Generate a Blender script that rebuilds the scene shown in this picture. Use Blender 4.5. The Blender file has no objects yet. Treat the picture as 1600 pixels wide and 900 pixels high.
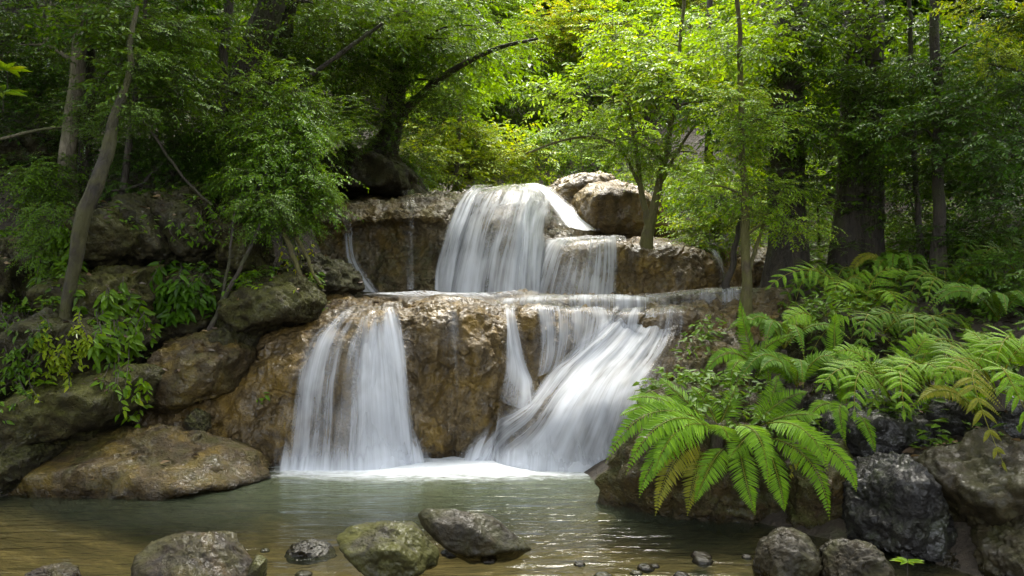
import bpy, bmesh, math, random
import numpy as np
from mathutils import Vector, Matrix

# ------------------------------------------------------------------ camera, sky, sun, exposure
scene = bpy.context.scene
C = scene.collection
F = 1244.0            # focal length in pixels of the 1600 px wide photograph
EYE = 1.6
cam_data = bpy.data.cameras.new("camera")
cam_data.sensor_width = 36.0
cam_data.lens = 36.0 * F / 1600.0
cam_data.clip_start = 0.05
cam_data.clip_end = 500.0
cam = bpy.data.objects.new("camera", cam_data)
cam.location = (0, 0, EYE)
cam.rotation_euler = (math.pi / 2, 0, 0)
C.objects.link(cam)
scene.camera = cam

SUN_EL, SUN_AZ = 68.0, 18.0       # azimuth measured from +Y (up the valley) towards +X
world = bpy.data.worlds.new("World")
scene.world = world
world.use_nodes = True
wn = world.node_tree.nodes
sky = wn.new("ShaderNodeTexSky")
sky.sky_type = 'NISHITA'
sky.sun_disc = False
sky.sun_elevation = math.radians(SUN_EL)
sky.sun_rotation = math.radians(SUN_AZ)
sky.dust_density = 3.0
sky.ozone_density = 0.6
hz = wn.new("ShaderNodeHueSaturation")        # thin overcast: a paler, whiter sky
hz.inputs['Saturation'].default_value = 0.25
world.node_tree.links.new(sky.outputs[0], hz.inputs['Color'])
world.node_tree.links.new(hz.outputs[0], wn["Background"].inputs[0])
wn["Background"].inputs[1].default_value = 0.15

sd = bpy.data.lights.new("sun", 'SUN')
sd.energy = 1.5
sd.angle = math.radians(45)
sd.color = (1.0, 0.94, 0.80)
sun = bpy.data.objects.new("sun", sd)
sv = Vector((math.sin(math.radians(SUN_AZ)) * math.cos(math.radians(SUN_EL)),
             math.cos(math.radians(SUN_AZ)) * math.cos(math.radians(SUN_EL)),
             math.sin(math.radians(SUN_EL))))
sun.rotation_euler = sv.to_track_quat('Z', 'Y').to_euler()
sun.location = sv * 60
C.objects.link(sun)

scene.view_settings.view_transform = 'Standard'
scene.view_settings.look = 'None'
scene.view_settings.gamma = 1.0
scene.view_settings.use_curve_mapping = False
scene.view_settings.exposure = 2.98
scene.render.engine = 'CYCLES'
cy = scene.cycles
cy.use_denoising = True
cy.max_bounces = 7
cy.diffuse_bounces = 4
cy.glossy_bounces = 3
cy.transmission_bounces = 4
cy.transparent_max_bounces = 24
cy.caustics_reflective = False
cy.caustics_refractive = False
cy.sample_clamp_indirect = 6.0

rng = np.random.default_rng(7)
random.seed(7)


# ------------------------------------------------------------------ numeric helpers
def P(px, row, Y):
    """Point at distance Y seen at (px,row) of the photograph."""
    return np.array([(px - 800.0) / F * Y, Y, EYE - (row - 450.0) / F * Y])


def _hash(ix, iy, iz, seed):
    h = (ix.astype(np.int64) * 374761393 + iy.astype(np.int64) * 668265263 + iz.astype(np.int64) * 2147483647 + seed * 1274126177) & 0xFFFFFFFF
    h = ((h ^ (h >> 13)) * 1274126177) & 0xFFFFFFFF
    h = ((h ^ (h >> 16)) * 2246822519) & 0xFFFFFFFF
    return (h ^ (h >> 15)) & 0xFFFFFFFF


def noise3(p, seed=0):
    p = np.asarray(p, float)
    i = np.floor(p).astype(np.int64)
    f = p - i
    u = f * f * f * (f * (f * 6 - 15) + 10)
    out = 0
    for dx in (0, 1):
        wx = u[:, 0] if dx else 1 - u[:, 0]
        for dy in (0, 1):
            wy = u[:, 1] if dy else 1 - u[:, 1]
            for dz in (0, 1):
                wz = u[:, 2] if dz else 1 - u[:, 2]
                h = _hash(i[:, 0] + dx, i[:, 1] + dy, i[:, 2] + dz, seed)
                a = (h & 1023) / 1023.0 * 2 * math.pi
                z = ((h >> 10) & 1023) / 1023.0 * 2 - 1
                r = np.sqrt(np.maximum(0, 1 - z * z))
                g = r * np.cos(a) * (f[:, 0] - dx) + r * np.sin(a) * (f[:, 1] - dy) + z * (f[:, 2] - dz)
                out = out + wx * wy * wz * g
    return out * 1.5


def fbm(p, octaves=4, seed=0, gain=0.5):
    p = np.asarray(p, float)
    s, a = 0, 1.0
    for k in range(octaves):
        s = s + a * noise3(p * (2.03 ** k) + 17.3 * k, seed + k)
        a *= gain
    return s


def ridged(p, octaves=3, seed=0):
    s, a = 0, 1.0
    for k in range(octaves):
        s = s + a * (1 - 2 * np.abs(noise3(p * (2.1 ** k) + 9.1 * k, seed + k)))
        a *= 0.5
    return s


def cubic_matrix(xs, x):
    """weights of a smooth (non uniform Catmull-Rom) interpolant through knots xs at x."""
    xs = np.asarray(xs, float)
    n = len(xs)
    x = np.clip(np.asarray(x, float), xs[0], xs[-1])
    k = np.clip(np.searchsorted(xs, x, side='right') - 1, 0, n - 2)
    h = xs[k + 1] - xs[k]
    t = (x - xs[k]) / h
    T = np.zeros((n, n))
    for i in range(n):
        a, b = max(i - 1, 0), min(i + 1, n - 1)
        T[i, b] += 1 / (xs[b] - xs[a])
        T[i, a] -= 1 / (xs[b] - xs[a])
    W = np.zeros((len(x), n))
    r = np.arange(len(x))
    h00 = 2 * t ** 3 - 3 * t ** 2 + 1
    h01 = 1 - h00
    h10 = t ** 3 - 2 * t ** 2 + t
    h11 = t ** 3 - t ** 2
    W[r, k] += h00
    W[r, k + 1] += h01
    W += (h10 * h)[:, None] * T[k] + (h11 * h)[:, None] * T[k + 1]
    return W


def unit(v):
    return v / np.maximum(np.linalg.norm(v, axis=-1, keepdims=True), 1e-9)


# ------------------------------------------------------------------ mesh helpers
class MB:
    """collects vertices and faces, then links them as ONE mesh object"""
    def __init__(self):
        self.v, self.f, self.n, self.mi = [], [], 0, []

    def add(self, verts, faces, mi=0):
        verts = np.asarray(verts, float).reshape(-1, 3)
        faces = np.asarray(faces, np.int64)
        self.v.append(verts)
        self.f.append(faces + self.n)
        self.mi.append(np.full(len(faces), mi))
        self.n += len(verts)

    def mesh(self, name, mats, smooth=True, origin=None):
        v = np.concatenate(self.v)
        if origin is not None:
            v = v - np.asarray(origin)
        me = bpy.data.meshes.new(name)
        me.vertices.add(len(v))
        me.vertices.foreach_set('co', v.astype(np.float32).ravel())
        tot = np.concatenate([np.full(len(f), f.shape[1]) for f in self.f])
        idx = np.concatenate([f.ravel() for f in self.f])
        me.loops.add(len(idx))
        me.polygons.add(len(tot))
        me.loops.foreach_set('vertex_index', idx.astype(np.int32))
        st = np.concatenate([[0], np.cumsum(tot)[:-1]])
        me.polygons.foreach_set('loop_start', st.astype(np.int32))
        me.polygons.foreach_set('loop_total', tot.astype(np.int32))
        mats = mats if isinstance(mats, (list, tuple)) else [mats]
        for m in mats:
            me.materials.append(m)
        if len(mats) > 1:
            me.polygons.foreach_set('material_index', np.concatenate(self.mi).astype(np.int32))
        me.update(calc_edges=True)
        me.validate()
        me.polygons.foreach_set('use_smooth', np.full(len(me.polygons), smooth))
        return me


def link(name, me, parent=None, loc=(0, 0, 0)):
    o = bpy.data.objects.new(name, me)
    o.location = loc
    C.objects.link(o)
    if parent is not None:
        o.parent = parent
    return o


def tag(o, label=None, cat=None, group=None, kind=None):
    if label:
        o['label'] = label
    if cat:
        o['category'] = cat
    if group:
        o['group'] = group
    if kind:
        o['kind'] = kind
    return o


def empty(name, loc, label, cat, group=None):
    o = bpy.data.objects.new(name, None)
    o.empty_display_size = 0.1
    o.location = loc
    C.objects.link(o)
    return tag(o, label, cat, group)


def grid_faces(nu, nv):
    i, j = np.meshgrid(np.arange(nu - 1), np.arange(nv - 1), indexing='ij')
    a = (i * nv + j).ravel()
    return np.stack([a, a + nv, a + nv + 1, a + 1], 1)


def set_uv(me, uv):
    lay = me.uv_layers.new(name='UVMap')
    idx = np.empty(len(me.loops), np.int32)
    me.loops.foreach_get('vertex_index', idx)
    lay.data.foreach_set('uv', uv[idx].astype(np.float32).ravel())


def set_attr(me, name, vals):
    a = me.attributes.new(name, 'FLOAT', 'POINT')
    a.data.foreach_set('value', np.asarray(vals, np.float32))


def tube(mb, pts, rad, sides=8, bump=0.0, seed=0, mi=0):
    pts = np.asarray(pts, float)
    n = len(pts)
    rad = np.broadcast_to(np.asarray(rad, float), (n,))
    d = unit(np.gradient(pts, axis=0))
    ref = np.array([0.31, 0.9, 0.13])
    a = unit(np.cross(d, ref))
    b = np.cross(d, a)
    th = np.linspace(0, 2 * math.pi, sides, endpoint=False)
    ring = a[:, None, :] * np.cos(th)[None, :, None] + b[:, None, :] * np.sin(th)[None, :, None]
    r = np.repeat(rad[:, None], sides, 1)
    if bump:
        q = (pts[:, None, :] + ring * rad[:, None, None]).reshape(-1, 3)
        nz = fbm(q * np.array([1, 1, 0.16]) / max(rad.max(), .02) * 0.9, 3, seed).reshape(n, sides)
        r = r * (1 + bump * nz)
    v = pts[:, None, :] + ring * r[:, :, None]
    i, j = np.meshgrid(np.arange(n - 1), np.arange(sides), indexing='ij')
    j2 = (j + 1) % sides
    f = np.stack([i * sides + j, i * sides + j2, (i + 1) * sides + j2, (i + 1) * sides + j], -1).reshape(-1, 4)
    mb.add(v.reshape(-1, 3), f, mi)
    mb.add(v[-1], np.arange(sides)[None, :], mi)


def spline(pts, n):
    pts = np.asarray(pts, float)
    s = np.concatenate([[0], np.cumsum(np.linalg.norm(np.diff(pts[:, :3], axis=0), axis=1))])
    return cubic_matrix(s, np.linspace(0, s[-1], n)) @ pts


# ------------------------------------------------------------------ materials
def new_mat(name):
    m = bpy.data.materials.new(name)
    m.use_nodes = True
    nt = m.node_tree
    for n in list(nt.nodes):
        nt.nodes.remove(n)
    out = nt.nodes.new('ShaderNodeOutputMaterial')
    return m, nt, out


class NB:
    def __init__(self, nt):
        self.nt = nt

    def node(self, t, **kw):
        n = self.nt.nodes.new(t)
        for k, v in kw.items():
            setattr(n, k, v)
        return n

    def L(self, a, b):
        self.nt.links.new(a, b)

    def val(self, sock, v):
        if hasattr(v, 'is_linked') or isinstance(v, bpy.types.NodeSocket):
            self.L(v, sock)
        else:
            sock.default_value = v

    def noise(self, vec, scale, detail=4, rough=0.55, dist=0.0):
        n = self.node('ShaderNodeTexNoise')
        if vec is not None:
            self.L(vec, n.inputs['Vector'])
        n.inputs['Scale'].default_value = scale
        n.inputs['Detail'].default_value = detail
        n.inputs['Roughness'].default_value = rough
        n.inputs['Distortion'].default_value = dist
        return n.outputs['Fac']

    def voronoi(self, vec, scale, feature='F1'):
        n = self.node('ShaderNodeTexVoronoi', feature=feature)
        if vec is not None:
            self.L(vec, n.inputs['Vector'])
        n.inputs['Scale'].default_value = scale
        return n.outputs['Distance']

    def ramp(self, fac, stops, interp='LINEAR'):
        n = self.node('ShaderNodeValToRGB')
        cr = n.color_ramp
        cr.interpolation = interp
        while len(cr.elements) < len(stops):
            cr.elements.new(0.5)
        for e, (p, c) in zip(cr.elements, stops):
            e.position = p
            e.color = (c, c, c, 1) if isinstance(c, (int, float)) else (*c, 1)
        self.L(fac, n.inputs[0])
        return n.outputs[0]

    def math(self, op, a, b=0.0, clamp=False):
        n = self.node('ShaderNodeMath', operation=op, use_clamp=clamp)
        self.val(n.inputs[0], a)
        self.val(n.inputs[1], b)
        return n.outputs[0]

    def mix(self, fac, a, b, blend='MIX'):
        n = self.node('ShaderNodeMix', data_type='RGBA', blend_type=blend)
        self.val(n.inputs[0], fac)
        for s, v in ((n.inputs[6], a), (n.inputs[7], b)):
            if isinstance(v, tuple):
                s.default_value = (*v, 1)
            else:
                self.L(v, s)
        return n.outputs[2]

    def mapping(self, vec, scale):
        n = self.node('ShaderNodeMapping')
        self.L(vec, n.inputs[0])
        n.inputs['Scale'].default_value = scale
        return n.outputs[0]

    def bump(self, h, strength, dist, normal=None):
        n = self.node('ShaderNodeBump')
        n.inputs['Strength'].default_value = strength
        n.inputs['Distance'].default_value = dist
        self.L(h, n.inputs['Height'])
        if normal is not None:
            self.L(normal, n.inputs['Normal'])
        return n.outputs[0]

    def shmix(self, fac, a, b):
        n = self.node('ShaderNodeMixShader')
        self.val(n.inputs[0], fac)
        self.L(a, n.inputs[1])
        self.L(b, n.inputs[2])
        return n.outputs[0]


def rock_mat(name, dark, mid, light, moss=0.0, moss_col=(0.055, 0.075, 0.012), rough=(0.12, 0.5), scale=1.0, bump=1.0,
             ochre=None, spec=0.6, fine=.4):
    m, nt, out = new_mat(name)
    b = NB(nt)
    tc = b.node('ShaderNodeTexCoord').outputs['Object']
    n1 = b.noise(tc, 2.2 * scale, 6, 0.62, 0.6)
    n2 = b.noise(tc, 11 * scale, 6, 0.65, 0.8)
    n3 = b.noise(tc, 45 * scale, 4, 0.6)
    col = b.ramp(b.math('ADD', b.math('MULTIPLY', n1, .55), b.math('MULTIPLY', n2, .45)),
                 [(.33, dark), (.5, mid), (.68, light)])
    if ochre:
        no = b.ramp(b.noise(tc, 3.1 * scale, 5, .6, .5), [(.48, 0.0), (.62, 1.0)])
        col = b.mix(b.math('MULTIPLY', no, .75), col, ochre)
    col = b.mix(b.math('MULTIPLY', b.ramp(n3, [(.3, 0.0), (.62, 1.0)]), fine), col, dark)
    vs = b.ramp(b.noise(b.mapping(tc, (5.5, 5.5, .9)), 1.0 * scale, 5, .6, .3), [(.50, 0.0), (.66, 1.0)])
    col = b.mix(b.math('MULTIPLY', vs, .6), col, dark)
    rg = b.ramp(n2, [(.3, rough[0] + .35), (.7, rough[1] + .3)])
    if moss:
        geo = b.node('ShaderNodeNewGeometry')
        sep = b.node('ShaderNodeSeparateXYZ')
        b.L(geo.outputs['Normal'], sep.inputs[0])
        up = b.math('MULTIPLY_ADD', sep.outputs[2], .35)
        nt.nodes[-1].inputs[2].default_value = .3
        mm = b.math('MULTIPLY', up, b.ramp(b.noise(tc, 4.5 * scale, 7, .7, .4), [(.5 - .2 * moss, 0.0), (.66 - .2 * moss, 1.0)]), True)
        mm = b.math('MULTIPLY', mm, 1.6 * min(1, moss + .3), True)
        mcol = b.mix(n3, tuple(c * .45 for c in moss_col), moss_col)
        col = b.mix(mm, col, mcol)
        rg = b.mix(mm, rg, (0.75, 0.75, 0.75))
    ps = b.node('ShaderNodeSeparateXYZ')
    b.L(b.node('ShaderNodeNewGeometry').outputs['Position'], ps.inputs[0])
    wl = b.math('ADD', ps.outputs[2], b.math('MULTIPLY', b.math('SUBTRACT', n2, .5), .10))
    mrw = b.node('ShaderNodeMapRange', interpolation_type='SMOOTHSTEP')
    b.L(wl, mrw.inputs[0])
    mrw.inputs[1].default_value = .085
    mrw.inputs[2].default_value = .03
    wet = mrw.outputs[0]
    col = b.mix(b.math('MULTIPLY', wet, .6), col, dark)
    rg = b.mix(wet, rg, (.12, .12, .12))
    h = b.math('ADD', b.math('MULTIPLY', n2, 1.0), b.math('MULTIPLY', n3, 0.4))
    h = b.math('ADD', h, b.math('MULTIPLY', b.noise(tc, 22 * scale, 3, .5, 1.2), .8))
    h = b.math('ADD', h, b.math('MULTIPLY', b.noise(tc, 130 * scale, 2), .10))
    bp = b.bump(h, 0.75 * bump, 0.06)
    pr = b.node('ShaderNodeBsdfPrincipled')
    b.L(col, pr.inputs['Base Color'])
    b.L(rg, pr.inputs['Roughness'])
    pr.inputs['Specular IOR Level'].default_value = .25
    b.L(bp, pr.inputs['Normal'])
    # film of water: a smooth coat that follows only the coarser bumps
    film = b.ramp(b.noise(tc, 2.6 * scale, 4, .6, .4), [(.40, spec * .12), (.62, min(1.0, spec * 1.1))])
    pr.inputs['Coat Roughness'].default_value = .11
    pr.inputs['Coat IOR'].default_value = 1.38
    b.L(film, pr.inputs['Coat Weight'])
    b.L(b.bump(b.noise(tc, 16 * scale, 3, .5, .9), .6 * bump, .05), pr.inputs['Coat Normal'])
    b.L(pr.outputs[0], out.inputs[0])
    return m


def leaf_mat(name, dark, light, back=0.45, gloss=0.35, yellow=None):
    m, nt, out = new_mat(name)
    b = NB(nt)
    geo = b.node('ShaderNodeNewGeometry')
    oi = b.node('ShaderNodeObjectInfo')
    r = b.math('ADD', b.math('MULTIPLY', geo.outputs['Random Per Island'], .65), b.math('MULTIPLY', oi.outputs['Random'], .35))
    stops = [(.05, dark), (.9, light)]
    if yellow:
        stops = [(.05, dark), (.75, light), (.97, yellow)]
    col = b.ramp(r, stops)
    df = b.node('ShaderNodeBsdfDiffuse')
    tl = b.node('ShaderNodeBsdfTranslucent')
    b.L(col, df.inputs[0])
    hs = b.node('ShaderNodeHueSaturation')
    hs.inputs['Hue'].default_value = .482
    hs.inputs['Saturation'].default_value = 1.12
    hs.inputs['Value'].default_value = 1.45
    b.L(col, hs.inputs['Color'])
    b.L(hs.outputs[0], tl.inputs[0])
    s = b.shmix(back, df.outputs[0], tl.outputs[0])
    gl = b.node('ShaderNodeBsdfGlossy')
    gl.inputs['Roughness'].default_value = gloss
    fr = b.node('ShaderNodeFresnel')
    fr.inputs[0].default_value = 1.45
    s = b.shmix(b.math('MULTIPLY', fr.outputs[0], .33), s, gl.outputs[0])
    b.L(s, out.inputs[0])
    return m


def bark_mat(name, dark, light, moss=0.3, moss_col=(.06, .075, .015)):
    m, nt, out = new_mat(name)
    b = NB(nt)
    tc = b.node('ShaderNodeTexCoord').outputs['Object']
    st = b.mapping(tc, (1, 1, .3))
    n1 = b.noise(st, 14, 6, .65, .5)
    n2 = b.noise(tc, 3.5, 5, .65)
    col = b.ramp(n1, [(.3, dark), (.7, light)])
    mm = b.ramp(n2, [(.6 - .3 * moss, 0.0), (.72 - .3 * moss, 1.0)])
    col = b.mix(b.math('MULTIPLY', mm, .8), col, moss_col)
    pr = b.node('ShaderNodeBsdfPrincipled')
    b.L(col, pr.inputs['Base Color'])
    pr.inputs['Roughness'].default_value = .75
    b.L(b.bump(n1, 1.0, .06), pr.inputs['Normal'])
    b.L(pr.outputs[0], out.inputs[0])
    return m


M = {}
M['travertine'] = rock_mat('travertine', (.022, .014, .006), (.105, .070, .024), (.22, .155, .066), rough=(.08, .30), ochre=(.20, .125, .018), bump=1.15, spec=.9, fine=.25)
M['travertine_pale'] = rock_mat('travertine_pale', (.028, .021, .011), (.105, .078, .036), (.21, .165, .09), rough=(.08, .30), bump=1.25, moss=.2, ochre=(.18, .12, .024), spec=.9, fine=.25)
M['ochre_rock'] = rock_mat('ochre_rock', (.016, .010, .004), (.07, .046, .015), (.15, .105, .04), moss=.25, moss_col=(.07, .07, .006), rough=(.12, .4), ochre=(.17, .115, .012), spec=.6, bump=1.3)
M['dark_rock'] = rock_mat('dark_rock', (.007, .0055, .002), (.029, .022, .009), (.080, .063, .028), moss=.6, moss_col=(.055, .058, .005), rough=(.28, .6), spec=.35, bump=1.3)
M['moss_rock'] = rock_mat('moss_rock', (.008, .006, .002), (.036, .028, .009), (.095, .076, .028), moss=.75, moss_col=(.078, .080, .006), rough=(.25, .6), spec=.35, bump=1.3)
M['slab_rock'] = rock_mat('slab_rock', (.006, .0045, .0015), (.022, .016, .0055), (.050, .037, .013), moss=.3, moss_col=(.045, .046, .006), rough=(.2, .5), spec=.5, bump=.6)
M['green_stone'] = rock_mat('green_stone', (.006, .005, .002), (.022, .017, .006), (.048, .039, .014), moss=.7, moss_col=(.062, .062, .004), rough=(.2, .5), spec=.5, bump=.6)
M['purple_rock'] = rock_mat('purple_rock', (.006, .004, .002), (.025, .016, .009), (.062, .042, .023), moss=.4, moss_col=(.06, .055, .008), rough=(.2, .5), ochre=(.10, .062, .016), spec=.5, bump=.7)
M['edge_rock'] = rock_mat('edge_rock', (.016, .010, .004), (.06, .038, .014), (.12, .08, .032), moss=.7, moss_col=(.055, .062, .006), rough=(.2, .5), ochre=(.10, .066, .016), spec=.45, bump=1.3)
M['black_rock'] = rock_mat('black_rock', (.004, .0035, .003), (.012, .0105, .0085), (.030, .027, .021), moss=.12, rough=(.12, .38), spec=1.0, bump=1.0)
M['leaf_near'] = leaf_mat('leaf_near', (.036, .088, .004), (.105, .205, .007))
M['leaf_dark'] = leaf_mat('leaf_dark', (.020, .058, .004), (.064, .148, .007), gloss=.3)
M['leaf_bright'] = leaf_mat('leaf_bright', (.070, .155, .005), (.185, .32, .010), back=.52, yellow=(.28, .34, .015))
M['leaf_lush'] = leaf_mat('leaf_lush', (.045, .115, .004), (.135, .26, .008), gloss=.3)
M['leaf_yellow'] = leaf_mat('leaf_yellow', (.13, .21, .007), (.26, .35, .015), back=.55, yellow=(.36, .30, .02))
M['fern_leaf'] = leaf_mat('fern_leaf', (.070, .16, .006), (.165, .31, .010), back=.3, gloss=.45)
M['fern_shade'] = leaf_mat('fern_shade', (.034, .09, .005), (.095, .19, .008), back=.3, gloss=.45)  # darker fern green with the shade of the rear ferns put into the colour
M['fern_old'] = leaf_mat('fern_old', (.12, .14, .010), (.22, .21, .018), back=.3, gloss=.45)
M['bark_dark'] = bark_mat('bark_dark', (.012, .009, .006), (.055, .042, .028), .35, (.04, .045, .010))
M['bark_pale'] = bark_mat('bark_pale', (.06, .05, .03), (.20, .17, .115), .35, (.09, .10, .03))
M['bark_moss'] = bark_mat('bark_moss', (.03, .022, .012), (.12, .095, .05), .8, (.10, .095, .02))
M['bark_snag'] = bark_mat('bark_snag', (.008, .006, .003), (.036, .027, .014), .6, (.05, .048, .008))
M['twig'] = bark_mat('twig', (.02, .015, .01), (.06, .045, .028), .1)


def litter_mat():
    m, nt, out = new_mat('dead_leaf')
    b = NB(nt)
    geo = b.node('ShaderNodeNewGeometry')
    col = b.ramp(geo.outputs['Random Per Island'], [(.1, (.018, .010, .005)), (.6, (.065, .036, .016)), (.95, (.15, .095, .035))])
    pr = b.node('ShaderNodeBsdfPrincipled')
    b.L(col, pr.inputs['Base Color'])
    pr.inputs['Roughness'].default_value = .5
    b.L(pr.outputs[0], out.inputs[0])
    return m


def soil_mat():
    m, nt, out = new_mat('forest_soil')
    b = NB(nt)
    tc = b.node('ShaderNodeTexCoord').outputs['Object']
    n1 = b.noise(tc, 2.5, 6, .65)
    n2 = b.noise(tc, 22, 5, .65)
    soil = b.ramp(n1, [(.35, (.012, .009, .005)), (.55, (.03, .021, .012)), (.7, (.03, .034, .010))])
    soil = b.mix(b.ramp(n2, [(.45, 0.0), (.7, .7)]), soil, (.05, .036, .02))
    sand = b.ramp(b.noise(b.mapping(tc, (1, 2.2, 1)), 3.0, 7, .7, .8), [(.32, (.042, .034, .017)), (.55, (.135, .108, .060)), (.7, (.25, .20, .12))])
    sep = b.node('ShaderNodeSeparateXYZ')
    b.L(tc, sep.inputs[0])
    under = b.math('MULTIPLY_ADD', sep.outputs[2], -14.0)
    nt.nodes[-1].inputs[2].default_value = .1
    under = b.math('MINIMUM', b.math('MAXIMUM', under, 0.0), 1.0)
    col = b.mix(under, soil, sand)
    pr = b.node('ShaderNodeBsdfPrincipled')
    b.L(col, pr.inputs['Base Color'])
    pr.inputs['Roughness'].default_value = .8
    b.L(b.bump(b.math('ADD', n1, b.math('MULTIPLY', n2, .5)), .8, .08), pr.inputs['Normal'])
    b.L(pr.outputs[0], out.inputs[0])
    return m


def fall_mat(name, tint=(.70, .725, .77), streak=20.0, lo=.0, hi=.78):
    """silky long falling water: white streaks that let the rock show between them"""
    m, nt, out = new_mat(name)
    b = NB(nt)
    uv = b.node('ShaderNodeUVMap').outputs[0]
    at = b.node('ShaderNodeAttribute', attribute_name='dens').outputs['Fac']
    big = b.noise(b.mapping(uv, (4.0, .25, 1)), 1.0, 2, .5)
    fine = b.noise(b.mapping(uv, (streak, .55, 1)), 1.0, 4, .6)
    vfine = b.noise(b.mapping(uv, (streak * 3.2, .9, 1)), 1.0, 3, .6)
    mid = b.noise(b.mapping(uv, (7.0, 2.2, 1)), 1.0, 3, .55, .2)
    s = b.math('ADD', b.math('MULTIPLY', big, .32), b.math('MULTIPLY', fine, .33))
    s = b.math('ADD', s, b.math('MULTIPLY', mid, .25))
    s = b.math('ADD', s, b.math('MULTIPLY', vfine, .10))
    # density moves the threshold: 1 = solid white, 0 = nothing
    k = b.math('ADD', b.math('MULTIPLY', b.math('SUBTRACT', s, .5), 2.3), b.math('SUBTRACT', at, .37))
    mr = b.node('ShaderNodeMapRange', interpolation_type='SMOOTHSTEP')
    b.L(k, mr.inputs[0])
    mr.inputs[1].default_value = lo
    mr.inputs[2].default_value = hi
    edge = b.math('MULTIPLY', at, 5.0, True)
    a = b.math('MULTIPLY', mr.outputs[0], edge)
    a = b.math('MULTIPLY', a, .93)
    df = b.node('ShaderNodeBsdfDiffuse')
    df.inputs[0].default_value = (*tint, 1)
    tl = b.node('ShaderNodeBsdfTranslucent')
    tl.inputs[0].default_value = (*tint, 1)
    w = b.shmix(.35, df.outputs[0], tl.outputs[0])
    tr = b.node('ShaderNodeBsdfTransparent')
    gl = b.node('ShaderNodeBsdfGlossy')
    gl.inputs['Roughness'].default_value = .25
    fr = b.node('ShaderNodeFresnel')
    fr.inputs[0].default_value = 1.2
    clear = b.shmix(b.math('MULTIPLY', fr.outputs[0], edge), tr.outputs[0], gl.outputs[0])
    b.L(b.shmix(a, clear, w), out.inputs[0])
    return m


def pool_mat():
    m, nt, out = new_mat('pool_water')
    b = NB(nt)
    tc = b.node('ShaderNodeTexCoord').outputs['Object']
    foam = b.node('ShaderNodeAttribute', attribute_name='foam').outputs['Fac']
    turb = b.node('ShaderNodeAttribute', attribute_name='turb').outputs['Fac']
    h1 = b.noise(b.mapping(tc, (1.1, 4.2, 1)), 1.6, 3, .5, .6)
    h2 = b.noise(b.mapping(tc, (3.0, 9.0, 1)), 2.2, 3, .55, .4)
    bp = b.bump(b.math('ADD', b.math('MULTIPLY', h1, 1.0), b.math('MULTIPLY', h2, .35)), .55, .06)
    tr = b.node('ShaderNodeBsdfTransparent')
    tr.inputs[0].default_value = (.74, .72, .52, 1)
    df = b.node('ShaderNodeBsdfDiffuse')
    tcol = b.mix(b.noise(b.mapping(tc, (.7, 1.6, 1)), 1.3, 3, .5, .5), (.075, .085, .04), (.14, .175, .115))
    b.L(tcol, df.inputs[0])
    body = b.shmix(turb, tr.outputs[0], df.outputs[0])
    gl = b.node('ShaderNodeBsdfGlossy')
    gl.inputs['Roughness'].default_value = .10
    b.L(bp, gl.inputs['Normal'])
    fr = b.node('ShaderNodeFresnel')
    fr.inputs[0].default_value = 1.33
    b.L(bp, fr.inputs['Normal'])
    s = b.shmix(fr.outputs[0], body, gl.outputs[0])
    fo = b.node('ShaderNodeBsdfDiffuse')
    fo.inputs[0].default_value = (.70, .73, .77, 1)
    fn = b.noise(b.mapping(tc, (2.2, 5.5, 1)), 2.6, 6, .72, .8)
    k = b.math('ADD', fn, b.math('MULTIPLY', b.math('SUBTRACT', foam, .60), 1.0))
    mr = b.node('ShaderNodeMapRange', interpolation_type='SMOOTHSTEP')
    b.L(k, mr.inputs[0])
    mr.inputs[1].default_value = .2
    mr.inputs[2].default_value = 1.0
    fa = b.math('MULTIPLY', mr.outputs[0], b.math('MULTIPLY', foam, 4.0, True))
    b.L(b.shmix(fa, s, fo.outputs[0]), out.inputs[0])
    return m


M['soil'] = soil_mat()
M['dead_leaf'] = litter_mat()
M['fall'] = fall_mat('falling_water')
M['thin_fall'] = fall_mat('thin_falling_water', streak=28.0, lo=.0, hi=.9)
M['pool'] = pool_mat()

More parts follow.
